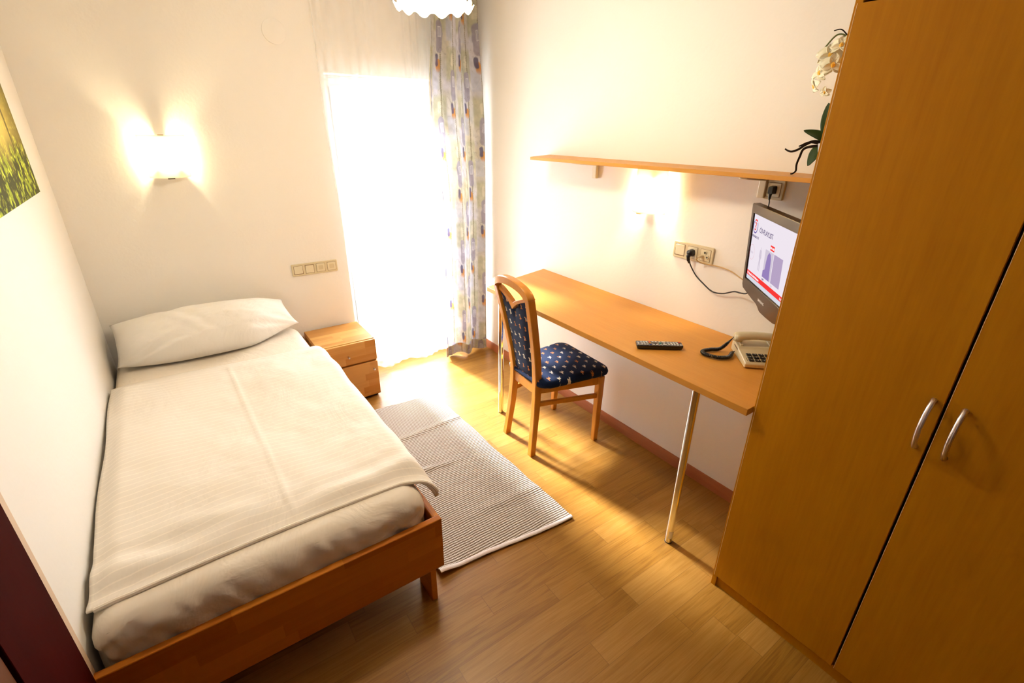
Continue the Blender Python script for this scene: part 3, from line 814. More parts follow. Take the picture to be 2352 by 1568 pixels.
# local frame: x right, y up, z out of the screen, origin at the top-left outer corner
tv = thing('television', 'bronze framed flat television tuned to a radio page on the desk wall', 'television', mtx=TVM)
SW_, SH_ = .441, .2705
sx0, sy1 = .021, -.037; sx1, sy0 = sx0 + SW_, sy1 - SH_
out = [(0.004, 0), (0, -.004), (0, -.340)]
for i in range(0, 25):
    t = i / 24; x = .012 + (TVW - .024) * t
    out.append((x, -.354 - .016 * f_sst(.38, .50, t) * f_sst(.95, .80, t) - .016 * math.sin(PI * min(1., t))))
out += [(TVW, -.340), (TVW, -.004), (TVW - .004, 0)]
hole = [(sx0, sy1), (sx0, sy0), (sx1, sy0), (sx1, sy1)]
def bezel():
    bm = bmesh.new()
    def loop(P, z): 
        vs = [bm.verts.new((x, y, z)) for x, y in P]; return vs, [bm.edges.new((vs[i], vs[(i + 1) % len(vs)])) for i in range(len(vs))]
    a, ea = loop(out, 0.); h, eh = loop(hole, 0.)
    bmesh.ops.triangle_fill(bm, edges=ea + eh, use_beauty=True)
    bk = [bm.verts.new((x, y, -.028)) for x, y in out]
    n = len(out)
    for i in range(n): bm.faces.new((a[i], bk[i], bk[(i + 1) % n], a[(i + 1) % n]))
    bm.faces.new(bk)
    hb = [bm.verts.new((x, y, -.006)) for x, y in hole]
    for i in range(4): bm.faces.new((h[i], h[(i + 1) % 4], hb[(i + 1) % 4], hb[i]))
    bmesh.ops.recalc_face_normals(bm, faces=bm.faces)
    me = bpy.data.meshes.new('bezel'); bm.to_mesh(me); bm.free(); me.materials.append(MT['bezel'])
    o = bpy.data.objects.new('bezel', me); COL.objects.link(o); o.parent = tv
    b_ = o.modifiers.new('edge', 'BEVEL'); b_.width = .0025; b_.segments = 3; b_.limit_method = 'ANGLE'; b_.angle_limit = 1.0
    return o
bz = bezel()
MB().prism(rrect(.10, TVW - .10, -.30, -.06, .03), lambda x, y: (x, y, -.0475), lambda x, y: (x, y, -.0285)).build('rear_shell', MT['black'], tv, bevel=.004)
arm_c = TVM @ Vector((TVW * .42, -.19, -.048))
scr_m = emis('lit_screen_panel', (.66, .60, .66), 1.0)
scr = MB().add([(sx0, sy1, -.0055), (sx0, sy0, -.0055), (sx1, sy0, -.0055), (sx1, sy1, -.0055)], [(0, 1, 2, 3)]).build('screen', scr_m, tv)
frm = MB()
for x0, x1, y0, y1 in ((sx0, sx0 + .0055, sy0, sy1), (sx1 - .004, sx1, sy0, sy1), (sx0 + .0055, sx1 - .004, sy0, sy0 + .004)): frm.box(x0, x1, y0, y1, -.0054, -.0048)
frm.build('screen_border', MT['black_g'], scr)
E_ = lambda nm, c: emis('screen_' + nm, c, 1.0)
e_red, e_blue, e_dark, e_white = E_('red', (.72, .035, .03)), E_('blue', (.11, .07, .28)), E_('dark', (.10, .07, .16)), E_('white', (.85, .80, .84))
e_grey, e_purp, e_pale, e_bar = E_('grey', (.40, .40, .46)), E_('purple', (.24, .17, .38)), E_('pale', (.50, .44, .52)), E_('strip', (.52, .54, .60))
def quad(name, x0, x1, y0, y1, mat, z=-.0047): return box(sx0 + x0, sx0 + x1, sy1 - y1, sy1 - y0, z - .0003, z).build(name, mat, scr)
def arc(name, cx, cy, r0, r1, a0, a1, mat, z=-.0047):
    m = MB(); m.grid(28, 1, lambda u, v: (sx0 + cx + (r0 + (r1 - r0) * v) * math.cos(math.radians(a0 + (a1 - a0) * u)), sy1 - cy + (r0 + (r1 - r0) * v) * math.sin(math.radians(a0 + (a1 - a0) * u)), z)); return m.build(name, mat, scr)
def stext(body, size, x, y, mat, sx=1., al='LEFT'): return text('lettering', body, size, mat, scr, Matrix.Translation((sx0 + x, sy1 - y, -.0046)), al, sx)
arc('emblem_ring', .034, .048, .0225, .0275, -235, 45, e_blue)
arc('emblem_dash', .034, .048, .0225, .0285, 55, 112, e_red)
stext('3', .046, .034, .063, e_red, 1.0, 'CENTER')
stext('HITRADIO Ö3', .0125, .008, .091, e_dark)
stext('Ö3-PLAYLIST', .027, .085, .062, e_dark, .95)
quad('badge', .222, .262, .083, .102, e_red); text('lettering', 'ON AIR', .0115, e_white, scr, Matrix.Translation((sx0 + .242, sy1 - .0965, -.0043)), 'CENTER')
arc('clock_ring', .030, .152, .0300, .0310, 0, 360, E_('clock', (.60, .20, .20)))
stext('16:10', .0125, .030, .157, e_pale, 1., 'CENTER')
# standing figure on the page and the photo tiles
m = MB(); m.prism([(.118, -.206), (.122, -.160), (.116, -.150), (.120, -.125), (.127, -.122), (.127, -.113), (.131, -.113), (.131, -.122), (.138, -.125), (.142, -.150), (.136, -.160), (.138, -.206), (.133, -.206), (.129, -.165), (.124, -.206)][::-1], lambda x, y: (sx0 + x, sy1 + y, -.0050), lambda x, y: (sx0 + x, sy1 + y, -.0047)); m.build('page_figure', e_pale, scr)
quad('photo_tile', .178, .262, .108, .215, e_pale)
m = MB(); m.prism([(.178, -.215), (.178, -.190), (.196, -.183), (.200, -.150), (.207, -.125), (.220, -.113), (.235, -.117), (.244, -.135), (.247, -.175), (.252, -.215)], lambda x, y: (sx0 + x, sy1 + y, -.0046), lambda x, y: (sx0 + x, sy1 + y, -.0043)); m.build('tile_figure', e_purp, scr)
quad('photo_tile', .268, .352, .108, .215, E_('lilac', (.36, .28, .42)))
stext('16:08', .0095, .178, .227, e_dark); stext('16:05', .0095, .268, .227, e_pale)
quad('ticker_bar', 0.0055, SW_ - .004, .231, .250, e_red)
for bd, x in (('Ö3-Studio: Sali Hoffmann', .012), ('16:10', .372)): text('lettering', bd, .0135, e_white, scr, Matrix.Translation((sx0 + x, sy1 - .2455, -.0043)))
quad('lower_strip', 0.0055, SW_ - .004, .250, .2665, e_bar)
text('maker_lettering', 'SAMSUNG', .0145, MT['white_pl'], bz, Matrix.Translation((.240, -.349, .0004)), 'CENTER', 1.)
a_ = TVM.inverted()
def lp(p): return a_ @ Vector(p)
c0 = Vector((TVW * .30, -.19, -.047)); wall_p = lp((W - .001, .86, 1.24))
m = MB(); jm = (c0 + wall_p) / 2 + Vector((-.02, 0, 0))
m.tube([c0, c0 + Vector((0, 0, -.03)), jm, wall_p], .012, 12); m.build('wall_arm', MT['black'], tv, smooth=True, angle=.8)

# ================================================================== telephone
an_ = math.atan2(-.68, .73)
ph = thing('telephone', 'cream push-button telephone on the desk next to the wardrobe', 'telephone', (1.769, .872, DZ), an_)
pw, pd = .150, .200
def slab(x0, x1, prof, r=.0):
    return MB().prism(prof, lambda y, z: (x0, y, z), lambda y, z: (x1, y, z))
slab(0, pw, [(0.004, .004), (.012, .001), (pd, .001), (pd, .052), (.120, .046), (.112, .040), (.010, .026), (0.002, .020)][::-1]).build('base', MT['cream'], ph, bevel=.004, seg=3)
slab(.010, .022, [(.122, .0462), (.185, .0512), (.185, .060), (.122, .055)][::-1]).build('cradle', MT['cream'], ph, bevel=.002)
slab(pw - .022, pw - .010, [(.122, .0462), (.185, .0512), (.185, .060), (.122, .055)][::-1]).build('cradle', MT['cream'], ph, bevel=.002)
sl_ = (.040 - .026) / (.112 - .010)
for i in range(4):
    for j in range(4):
        y = .022 + j * .0215; x = .028 + i * .0245; z = .026 + (y - .010) * sl_
        if j < 3:
            k = box(x - .0095, x + .0095, y - .0075, y + .0075, z, z + .005).build('key', MT['black'], ph, bevel=.001)
            q = '123A456B789C'[(2 - j) * 4 + i] if i < 3 else '*0#'[2 - j]
            tx = Matrix.Translation((x, y - .0035, z + .0054)); text('digit', q, .010, MT['key_white'], k, tx, 'CENTER')
slab(.012, .0135, [(.020, .0275), (.042, .0305), (.042, .0312), (.020, .0282)][::-1]).build('label_slot', MT['dark_metal'], ph)
slab(-.0003, .0005, [(.118, .030), (.165, .034), (.165, .039), (.118, .035)][::-1]).build('side_slot', MT['dark_metal'], ph)
# handset: arched bar across the back
rings = []
for i in range(25):
    t = i / 24; x = -.012 + .186 * t; b_ = math.sin(PI * t)
    zc = .0760 + .010 * b_; hz = .0185 - .004 * b_; hy = .027 - .003 * b_
    e = .75 if i in (0, 24) else 1.
    rings.append([(x, .152 + hy * e * math.cos(a), zc + hz * e * math.copysign(abs(math.sin(a)) ** .7, math.sin(a))) for a in [2 * PI * k / 16 for k in range(16)]])
hs = MB().loft(rings).build('handset', MT['cream'], ph, smooth=True, angle=.9)
for cx in (.004, .156): MB().lathe([(.016, .0580), (.020, .0605), (.021, .072)], 20, (cx, .152, 0)).build('handset_cup', MT['cream'], hs, smooth=True, angle=.6)
# coiled cord
pA = Matrix.Translation((1.769, .872, DZ)) @ Matrix.Rotation(an_, 4, 'Z')
pp = [pA @ Vector((-.0135, .150, .076)), pA @ Vector((-.030, .152, .050))] + [Vector(p) for p in ((1.838, 1.028, .866), (1.80, 1.048, .864), (1.757, 1.058, .8635), (1.738, 1.040, .8635), (1.742, 1.008, .8635), (1.760, .978, .8635), (1.790, .962, .8635), (1.818, .966, .8635), (1.842, .975, .8640))] + [pA @ Vector((-.0025, .140, .014))]
cp = catmull(pp, 40); 
for i, p in enumerate(cp): cp[i] = p
hel = []; ph_ = 0.; up0 = Vector((0, 0, 1)); n_ = len(cp)
for i in range(n_ - 1):
    t = (cp[i + 1] - cp[max(i - 1, 0)]).normalized(); sd = t.cross(up0).normalized(); u2 = sd.cross(t)
    env = f_sst(0, 70, i) * f_sst(n_, n_ - 45, i) if True else 1
    seg = (cp[i + 1] - cp[i]).length
    for k in range(5):
        q = cp[i] + (cp[i + 1] - cp[i]) * (k / 5); ph_ += seg / 5 / .0042 * 2 * PI
        q = q + (sd * math.cos(ph_) + u2 * math.sin(ph_)) * .0068 * env; q.z = max(q.z, DZ + .0024)
        hel.append(q)
rings = MB()
inv = pA.inverted()
rings.tube([inv @ q for q in hel], .0019, 5); rings.build('coiled_cord', MT['black_g'], ph, smooth=True, angle=2.)

# ================================================================== remote control
rc = thing('remote_control', 'black television remote lying on the desk in front of the telephone', 'remote control', (1.643, 1.200, DZ), math.atan2(-.617, .787))
rl, rw = .100, .0245
top = rrect(-rl, rl, -rw, rw, .008, 5)
rings = [[(x * .93, y * .80, .0005) for x, y in top], [(x * .97, y * .92, .004) for x, y in top], [(x, y, .014) for x, y in top], [(x, y, .0195) for x, y in top], [(x * .988, y * .955, .0215) for x, y in top]]
MB().loft(rings).build('housing', MT['black_g'], rc, smooth=True, angle=.7)
def key(x, y, w, h, m): box(x - w / 2, x + w / 2, y - h / 2, y + h / 2, .0216, .0235).build('key', m, rc, bevel=.0006)
R_ = (-.0135, 0., .0135)
for i in range(4):
    for y in R_: key(.040 + i * .0125, y, .0085, .0065, MT['key_white'])
key(.091, -.0135, .011, .0075, MT['key_white']); key(.089, .0135, .009, .006, MT['key_red'])
for y in (-.0135, .0135): key(.021, y, .017, .007, MT['key_white'])
key(.021, 0, .008, .006, MT['key_white'])
for y, m_ in zip(R_, (MT['key_white'], MT['key_teal'], MT['key_white'])): key(.004, y, .008, .006, m_)
for x, y in ((-.012, -.0135), (-.012, .0135), (-.026, -.0135), (-.026, .0135)): key(x, y, .009, .006, MT['key_white'])
MB().lathe([(.0075, .0216), (.0075, .0232)], 20, (-.018, 0, 0)).build('key', MT['bezel'], rc, smooth=True, angle=.6)
for y, m_ in zip(R_, (MT['key_blue'], MT['key_yellow'], MT['key_red'])): key(-.040, y, .009, .006, m_)
for i in range(3):
    for y in R_: key(-.053 - i * .0115, y, .008, .0062, MT['key_white'])
box(-.0925, -.0895, -.012, .012, .0216, .0221).build('maker_strip', MT['key_white'], rc)

# ================================================================== orchid on the shelf
OC = (1.925, .806, 1.584)
orc = thing('potted_orchid', 'white artificial orchid in a white pot on the beech shelf', 'potted plant', OC)
MB().lathe([(.040, 0), (.046, .004), (.060, .095), (.063, .108), (.060, .110), (.055, .108), (.052, .092), (.001, .090)], 36).build('pot', MT['ceramic'], orc, smooth=True, angle=.8)
MB().lathe([(.0515, .0905), (.051, .096), (.02, .101), (.001, .102)], 24).build('soil', MT['soil'], orc, smooth=True)
def leaf(base, tip, wid, droop, name='leaf', nrm=None):
    bq, tq = Vector(base), Vector(tip); ax = (tq - bq); ln = ax.length; ax.normalize()
    sd = ax.cross(Vector(nrm or (0, 0, 1))).normalized(); nz = sd.cross(ax)
    def pos(u, v):
        w = wid * (math.sin(PI * min(1, v * .86 + .14)) ** .7) * (1 - v ** 6 * .0); a = u * 2 - 1
        if v > .999: w = 0
        return bq + ax * ln * v + sd * (w * a) + nz * (droop * math.sin(PI * v) + .25 * wid * a * a * math.sin(PI * v))
    MB().grid(10, 22, pos).build(name, MT['leaf'], orc, smooth=True, solid=.0022, angle=2.)
leaf((.0, .0, .10), (-.012, .062, .235), .034, .010, nrm=(-1, .35, .1))
leaf((.0, .01, .105), (-.020, .118, .150), .022, .004, nrm=(-.5, -.1, .8))
leaf((-.01, .02, .11), (-.030, .072, .035), .026, .014, nrm=(-.9, .3, .4))
leaf((.0, -.01, .10), (.03, -.095, .20), .032, .010, nrm=(0, .6, .8))
leaf((.01, -.01, .10), (-.09, -.05, .18), .030, .012, nrm=(.4, .2, .8))
def root(pts, r): MB().tube(catmull(pts, 8), [r * (1.1 - .55 * i / (8 * (len(pts) - 1))) for i in range(8 * (len(pts) - 1) + 1)], 8).build('aerial_root', MT['root'], orc, smooth=True)
root([(-.01, .02, .105), (-.020, .072, .115), (-.024, .098, .104), (-.026, .118, .088), (-.028, .138, .080), (-.026, .154, .082), (-.028, .165, .088)], .0048)
root([(-.012, .02, .10), (-.022, .066, .100), (-.025, .100, .090), (-.026, .108, .062), (-.027, .112, .038), (-.026, .110, .016), (-.030, .118, .006), (-.030, .124, .005)], .0045)
root([(-.02, .030, .104), (-.024, .085, .112), (-.028, .118, .098)], .0040)
MB().tube(catmull([(0, 0, .10), (.004, .006, .20), (.0, .02, .32), (-.004, .045, .41), (-.01, .085, .435), (-.014, .120, .395)], 10), .0026, 8).build('flower_stem', MT['stem'], orc, smooth=True)
MB().tube(catmull([(-.004, .060, .432), (-.012, .078, .448), (-.016, .098, .4465)], 6), .0018, 6).build('twig', MT['root'], orc, smooth=True)
def flower(c, face, s):
    c = Vector(c); n = Vector(face).normalized(); r_ = n.cross(Vector((0, 0, 1))).normalized(); u_ = r_.cross(n)
    root_ = None
    for k, (ang, ln, wd_) in enumerate(((90, 1., .50), (215, 1., .46), (325, 1., .46), (12, 1.05, .72), (168, 1.05, .72))):
        a = math.radians(ang); d_ = r_ * math.cos(a) + u_ * math.sin(a); sd = n.cross(d_)
        def pos(u, v, d_=d_, sd=sd, ln=ln, wd_=wd_):
            w = wd_ * math.sin(PI * min(1, .12 + .80 * v)) ** .8 * (1 - .25 * v ** 8); 
            q = u * 2 - 1
            return c + d_ * (s * ln * v) + sd * (s * w * q * .8) + n * s * (.22 * math.sin(v * 2.2) - .25 * v * v * (1 + .3 * k) + .16 * q * q)
        pt = MB().grid(8, 10, pos)
        if root_ is None: root_ = pt.build('blossom', MT['petal'], orc, smooth=True, solid=.0012, angle=2.)
        else: pt.build('petal', MT['petal'], root_, smooth=True, solid=.0012, angle=2.)
    MB().lathe([(.001, -.3 * s), (.16 * s, -.1 * s), (.20 * s, .06 * s), (.10 * s, .20 * s), (.001, .24 * s)], 12, c + n * .14 * s).build('lip', MT['lip'], root_, smooth=True)
for c, fc, s in (((-.022, .106, .325), (-.75, .35, .2), .034), ((-.02, .090, .375), (-.7, -.45, .35), .038), ((-.03, .070, .345), (-.8, -.5, .1), .036), ((-.012, .118, .290), (-.55, .8, -.3), .030), ((-.02, .062, .400), (-.8, -.2, .4), .032), ((-.02, .078, .268), (-.8, .1, -.3), .018)): flower(c, fc, s)

# ================================================================== curtains
def curtain_paint(u, v):
    """printed cloth: washed lilac, grey and olive fields with a half-drop motif (u, v in metres of cloth)"""
    lil, gry, oli, tan = np.array([.60, .585, .65]), np.array([.58, .555, .52]), np.array([.46, .445, .30]), np.array([.62, .56, .45])
    a = fbm(u * 7, v * 5, 4)[..., None]; b_ = fbm(u * 4 + 9, v * 3 + 5, 4)[..., None]; c = fbm(u * 26 + v * 17, v * 30 - u * 8, 3)[..., None]
    col = lil * (1 - sst(.38, .56, a)) + gry * sst(.38, .56, a)
    k = sst(.48, .60, b_); col = col * (1 - k) + tan * k
    cw, rh = .165, .56
    ci = np.floor(u / cw); q = u / cw - ci - .5; w = (v + ci * rh * .5) / rh; r = w - np.floor(w)      # r 0..1 up one repeat
    x = q * cw; y = r * rh
    x = x + (fbm(v * 30, u * 20, 2) - .38) * .016; y = y + (fbm(u * 30 + 5, v * 20, 2) - .38) * .016
    def put(mask, cc, amt=1.):
        nonlocal col
        m_ = (np.clip(mask, 0, 1) * amt)[..., None]; col = col * (1 - m_) + np.array(cc) * m_
    soft = lambda d, e=.004: 1 - sst(-e, e, d)
    rb = lambda cx, cy, hx_, hy_, r_=.012: np.hypot(np.maximum(np.abs(x - cx) - hx_ + r_, 0), np.maximum(np.abs(y - cy) - hy_ + r_, 0)) - r_
    put(soft(rb(0, .43, .078, .095), .02), oli, .85)                         # olive field
    put(soft(rb(.008, .455, .026, .036), .004), (.66, .62, .50), .8)         # pale scribble
    put(soft(np.abs(np.abs((y * 60) % 1 - .5) - .25) * .03 + np.abs(x - .026) - .010, .002), (.20, .17, .10), .8)
    put(soft(rb(.010, .305, .038, .092, .032), .004), (.33, .305, .38), .9)  # grey-violet tongue
    put(soft(rb(.018, .330, .019, .030, .004), .003) * (1 - soft(rb(.018, .330, .0155, .0265, .004), .002)), (.78, .76, .80), .9)
    put(soft(rb(.018, .330, .014, .025, .004), .004), (.52, .51, .60), .6)
    put(soft(rb(-.002, .142, .026, .036, .022), .004), (.62, .28, .06), .95)  # orange drop
    put(soft(rb(-.018, .172, .018, .034, .015), .004), (.12, .11, .20), .92)  # dark blue drop
    put(soft(np.abs(fbm(u * 9 + 3, v * 8, 3) - .46) - .004, .003), (.30, .28, .26), .55)
    put(soft(rb(-.04, .06, .05, .06), .02), (.50, .52, .62), .7)
    put(soft(np.abs(y - .225 - .02 * np.sin(x * 60)) - .0012, .0012), (.24, .22, .20), .7)          # crackle lines
    put(soft(np.abs(y - .045 - .03 * np.sin(x * 40 + 1)) - .0012, .0012), (.70, .68, .66), .7)
    col = col * (.72 + .44 * c)
    return np.clip(col, 0, 1)

def printed_curtain():
    top, bot = 2.50, .018
    # folds: centre line of the pleats in plan, narrow at the rail and spreading below the tie
    def width(z):     # (left, right) edges by height
        zs = [0, .4, .9, 1.3, 1.6, 1.77, 2.0, 2.25, 2.5]; ls = [1.595, 1.605, 1.612, 1.612, 1.578, 1.556, 1.560, 1.590, 1.605]; rs = [1.984, 1.985, 1.986, 1.988, 1.988, 1.985, 1.972, 1.950, 1.935]
        return np.interp(z, zs, ls), np.interp(z, zs, rs)
    NU, NV = 240, 520
    U, V = np.meshgrid(np.linspace(0, 1, NU + 1), np.linspace(0, 1, NV + 1))
    # plan shape: wave with three broad pleats, slightly different with height
    wob = .10 * (fbm(U * 4, V * 2, 2) - .4)
    def build_verts(z, U, yoff=0.):
        l, r = width(z); ph = (U + .05 * np.sin(U * 2 * PI)) * 2.05 * 2 * PI + 1.0 + wob[:z.shape[0], :] * 1.2
        amp = .034 + .008 * np.sin(U * 5 + z)
        gath = sst(1.9, 2.5, z); ph = ph + gath * np.sin(U * 2 * PI * 3) * .8
        x = l + (r - l) * (U + .030 * np.sin(ph * 1.0 + 1.3)); x = l + (r - l) * np.clip((x - l) / (r - l), -.03, 1.01)
        y = Y - .125 - amp * np.sin(ph) * (1 + .25 * np.cos(ph * 2)) - .004 * np.sin(ph * 2.7 + z * 2) * sst(.2, 2.4, z) + yoff
        return x, y
    bz_ = bot + .030 * np.sin(U * 3 * 2 * PI + .5) * .4
    Z = bz_ + (top - bz_) * V
    x, y = build_verts(Z, U)
    y = np.minimum(y, Y - .055); x = np.minimum(x, W - .012)
    v = np.stack([x, y, Z], -1).reshape(-1, 3)
    m = MB(); m.v = [tuple(p) for p in v]; m.f = [(j * (NU + 1) + i, j * (NU + 1) + i + 1, (j + 1) * (NU + 1) + i + 1, (j + 1) * (NU + 1) + i) for j in range(NV) for i in range(NU)]
    col = curtain_paint(U * .95, Z).reshape(-1, 3)
    o = m.build('printed_curtain', MT['curtain'], smooth=True, angle=3.2, paint=col)
    # doubled hem at the foot
    NH = 24; Uh, Vh = U[:NH + 1], np.linspace(0, 1, NH + 1)[:, None] * np.ones((1, NU + 1)); Zh = bz_[:NH + 1] + .082 * Vh
    xh, yh = build_verts(Zh, Uh, 0.); xo, yo = x, y
    yh = np.minimum(yh, Y - .055) - .0022; xh = np.minimum(xh, W - .012)
    v = np.stack([xh, yh, Zh], -1).reshape(-1, 3)
    m = MB(); m.v = [tuple(p) for p in v]; m.f = [(j * (NU + 1) + i, j * (NU + 1) + i + 1, (j + 1) * (NU + 1) + i + 1, (j + 1) * (NU + 1) + i) for j in range(NH) for i in range(NU)]
    m.build('hem', MT['hem'], o, smooth=True, angle=3.2, paint=curtain_paint(Uh * .95 + .07, Zh + .03).reshape(-1, 3))
    return o
tag(printed_curtain(), 'long grey and lilac printed curtain gathered in the window corner', 'curtain')

def voile():
    NU, NV = 300, 40
    def pos(u, v):
        z = .035 + .018 * math.sin(u * 23) * (1 - v) + (2.50 - .035) * v
        ph = u * 17 * 2 * PI + 2.2 * math.sin(u * 9) + 1.4 * math.sin(u * 23)
        wv = .011 * math.sin(ph) + .010 * math.sin(u * 31 + v * 1.5) * (1 - .5 * v)
        x0 = .918 + .050 * f_sst(.75, .15, v); x = x0 + (2.005 - x0) * u
        return (x, Y - .040 + wv * .6, z)
    o = MB().grid(NU, NV, pos).build('voile_curtain', MT['sheer'], smooth=True, angle=3.2)
    P = lambda u, dz: Vector(pos(u, 0)) + Vector((0, -.001, dz))
    MB().grid(NU, 2, lambda u, v: P(u, .030 * v)).build('hem', MT['sheer'], o, smooth=True, angle=3.2)
    return o
tag(voile(), 'sheer white voile curtain hanging across the balcony door', 'curtain')
cr = thing('curtain_rail', 'white ceiling rail carrying voile and printed curtain', 'curtain rail', (0, 0, 0))
box(.86, W - .004, Y - .16, Y - .02, H - .022, H - .0005).build('track', MT['white_pl'], cr, bevel=.003)
gl = MB()
for i in range(16): gl.box(.93 + i * .07, .936 + i * .07, Y - .043, Y - .037, 2.498, H - .0225)
for i in range(6): gl.box(1.62 + i * .055, 1.626 + i * .055, Y - .128, Y - .122, 2.498, H - .0225)
gl.build('gliders', MT['white_pl'], cr)

# ================================================================== hanging lamp
LC = (.916, 1.778)
lamp = thing('pendant_lamp', 'lit pendant lamp with a ruffled opal glass shade', 'pendant lamp', (LC[0], LC[1], 0))
rim = 2.103
def shade():
    NT, NR = 168, 30
    prof = [(0.030, .165), (.050, .160), (.085, .140), (.110, .110), (.125, .070), (.131, .038), (.134, .022), (.139, .012), (.147, .005), (.155, .004), (.161, .010)]
    def pos(u, v):
        t = v * (len(prof) - 1); i = min(int(t), len(prof) - 2); f = t - i
        r = .83 * (prof[i][0] + (prof[i + 1][0] - prof[i][0]) * f); z = .83 * (prof[i][1] + (prof[i + 1][1] - prof[i][1]) * f)
        a = 2 * PI * u; k = f_sst(.50, 1., v); w = math.sin(12 * a + .4); w = math.copysign(abs(w) ** .75, w)
        return (r * math.cos(a) + .004 * k * w * math.cos(a), r * math.sin(a) + .004 * k * w * math.sin(a), rim + z + .0095 * k * w)
    return MB().grid(NT, NR, pos).build('glass_shade', MT['opal_lamp'], lamp, smooth=True, angle=3.2, solid=.003)
shade()
MB().lathe([(.010, rim + .130), (.028, rim + .134), (.028, rim + .16), (.012, rim + .18), (.008, rim + .19)], 24).build('shade_holder', MT['brass'], lamp, smooth=True, angle=.8)
MB().tube([(0, 0, rim + .20), (0, 0, H - .03)], .006, 12).build('rod', MT['brass'], lamp, smooth=True, angle=.8)
MB().lathe([(.055, H - .001), (.055, H - .012), (.035, H - .032), (.007, H - .036)], 32).build('ceiling_rose', MT['brass'], lamp, smooth=True, angle=.8)
MB().lathe([(.012, rim + .130), (.014, rim + .11), (.026, rim + .08), (.028, rim + .06), (.018, rim + .042), (.001, rim + .038)], 20).build('bulb', MT['bulb'], lamp, smooth=True)
def light(name, kind, loc, energy, color, size=.05, parent=None, **kw):
    li = bpy.data.lights.new(name, kind); li.energy = energy; li.color = color
    if kind == 'POINT': li.shadow_soft_size = size
    for k, v in kw.items(): setattr(li, k, v)
    o = bpy.data.objects.new(name, li); COL.objects.link(o); o.location = loc
    if parent: o.parent = parent
    return o
light('pendant_light', 'POINT', (0, 0, rim - .02), 26., (1., .885, .66), .08, lamp)

# ================================================================== picture and cover disc
def picture():
    x, y0, y1, z0, z1 = L + .0185, 1.72, 2.886, 1.462, 2.12
    pc = thing('canvas_picture', 'unframed canvas photograph of a sunlit green forest', 'picture', (L, y1, z0))
    box(.0005, .0178, -(y1 - y0), 0, 0, z1 - z0).build('canvas_block', plain('canvas_side', (.16, .05, .05), .8), pc)
    NU, NV = 300, 200
    Ug, Vg = np.meshgrid(np.linspace(0, 1, NU + 1), np.linspace(0, 1, NV + 1))
    w_ = (y1 - y0); U = Ug * w_; V = Vg * (z1 - z0)            # U from the far (right-hand) end towards the viewer
    mist = np.exp(-(((U - .36) / .27) ** 2 + ((V - .30) / .20) ** 2))[..., None]
    col = np.array([.10, .085, .012]) * (1 - mist) + np.array([.80, .60, .14]) * mist
    tr = fbm(U * 26 + .2 * V, V * .5, 2)[..., None]; tk = sst(.47, .56, tr) * sst(.10, .22, V)[..., None]
    col = col * (1 - tk * .75) + np.array([.055, .040, .010]) * tk * .75
    fern = sst(.30, .17, V + .16 * fbm(U * 14, V * 3, 2))[..., None]
    g = fbm(U * 42, V * 34, 4)[..., None]; f2 = fbm(U * 90 + V * 30, V * 60, 3)[..., None]
    green = np.array([.045, .050, .006]) + np.array([.30, .36, .02]) * sst(.46, .62, g) + np.array([.35, .36, .06]) * sst(.52, .64, f2) * sst(.40, .55, g)
    col = col * (1 - fern) + green * fern
    hi = (sst(.56, .66, f2) * sst(.42, .10, np.abs(V - .16) + .1)[..., None]); col = col + np.array([.30, .28, .03]) * hi * .8
    v = np.stack([np.full_like(U, .0180), -U, V], -1).reshape(-1, 3)
    m = MB(); m.v = [tuple(p) for p in v]; m.f = [(j * (NU + 1) + i, (j + 1) * (NU + 1) + i, (j + 1) * (NU + 1) + i + 1, j * (NU + 1) + i + 1) for j in range(NV) for i in range(NU)]
    m.build('print', MT['print'], pc, paint=np.clip(col, 0, 1).reshape(-1, 3))
picture()
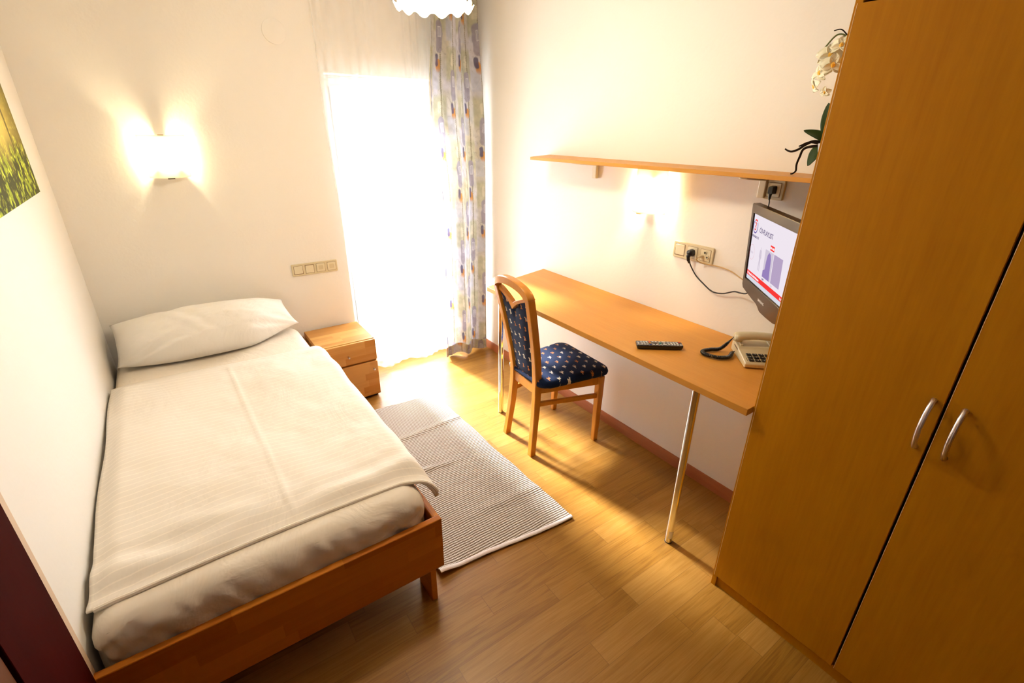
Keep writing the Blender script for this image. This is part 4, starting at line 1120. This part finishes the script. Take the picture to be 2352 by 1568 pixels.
tag(MB().tube([(.716, Y, 2.208), (.716, Y - .005, 2.208), (.716, Y - .007, 2.208)], [.062, .062, .057], 48).build('cover_plate', MT['wall'], smooth=True, angle=.6), 'round wall-coloured cover plate high between lamp and window', 'cover plate')

# ================================================================== light and camera
wld = bpy.data.worlds.new('sky'); S.world = wld; wld.use_nodes = True
bg = wld.node_tree.nodes['Background']; bg.inputs[0].default_value = (.86, .93, 1., 1); bg.inputs[1].default_value = 17.
po = light('window_portal', 'AREA', ((OX0 + OX1) / 2, Y + .24, OZ / 2), 1., (1, 1, 1), shape='RECTANGLE', size=OX1 - OX0, size_y=OZ)
po.data.cycles.is_portal = True; po.rotation_euler = (-PI / 2, 0, 0)
sd = Vector((.09, -.83, -.56)).normalized()
sun = light('sun', 'SUN', (1, 5, 4), 31.0, (.93, .96, 1.), angle=math.radians(8)); sun.rotation_euler = (-sd).to_track_quat('Z', 'Y').to_euler()

cam = bpy.data.cameras.new('camera'); co = bpy.data.objects.new('camera', cam); COL.objects.link(co)
def vdir(u, v, f): return Vector((u - 1176., -(v - 784.), -f)).normalized()
fpx = math.sqrt(-((1146 - 1176) * (325 - 1176) + (3287 - 784) * (286 - 784)))
ez = -vdir(1146, 3287, fpx); ey = vdir(325, 286, fpx); ex = ey.cross(ez)
R = Matrix((ex, ey, ez)); co.matrix_world = Matrix.Translation((0, 0, 1.727)) @ R.to_4x4()
cam.sensor_width = 36; cam.sensor_fit = 'HORIZONTAL'; cam.lens = fpx / 2352 * 36; cam.clip_start = .02
S.camera = co
S.view_settings.view_transform = 'Standard'; S.view_settings.look = 'None'; S.view_settings.gamma = 1.; S.view_settings.exposure = .40; S.view_settings.use_curve_mapping = False
S.cycles.use_denoising = True; S.cycles.max_bounces = 7; S.cycles.diffuse_bounces = 4; S.cycles.glossy_bounces = 3; S.cycles.transmission_bounces = 4; S.cycles.transparent_max_bounces = 10; S.cycles.sample_clamp_indirect = 10.
S.cycles.use_light_tree = False; S.cycles.use_adaptive_sampling = True; S.cycles.adaptive_threshold = .02; S.cycles.adaptive_min_samples = 24; S.cycles.caustics_reflective = False; S.cycles.caustics_refractive = False
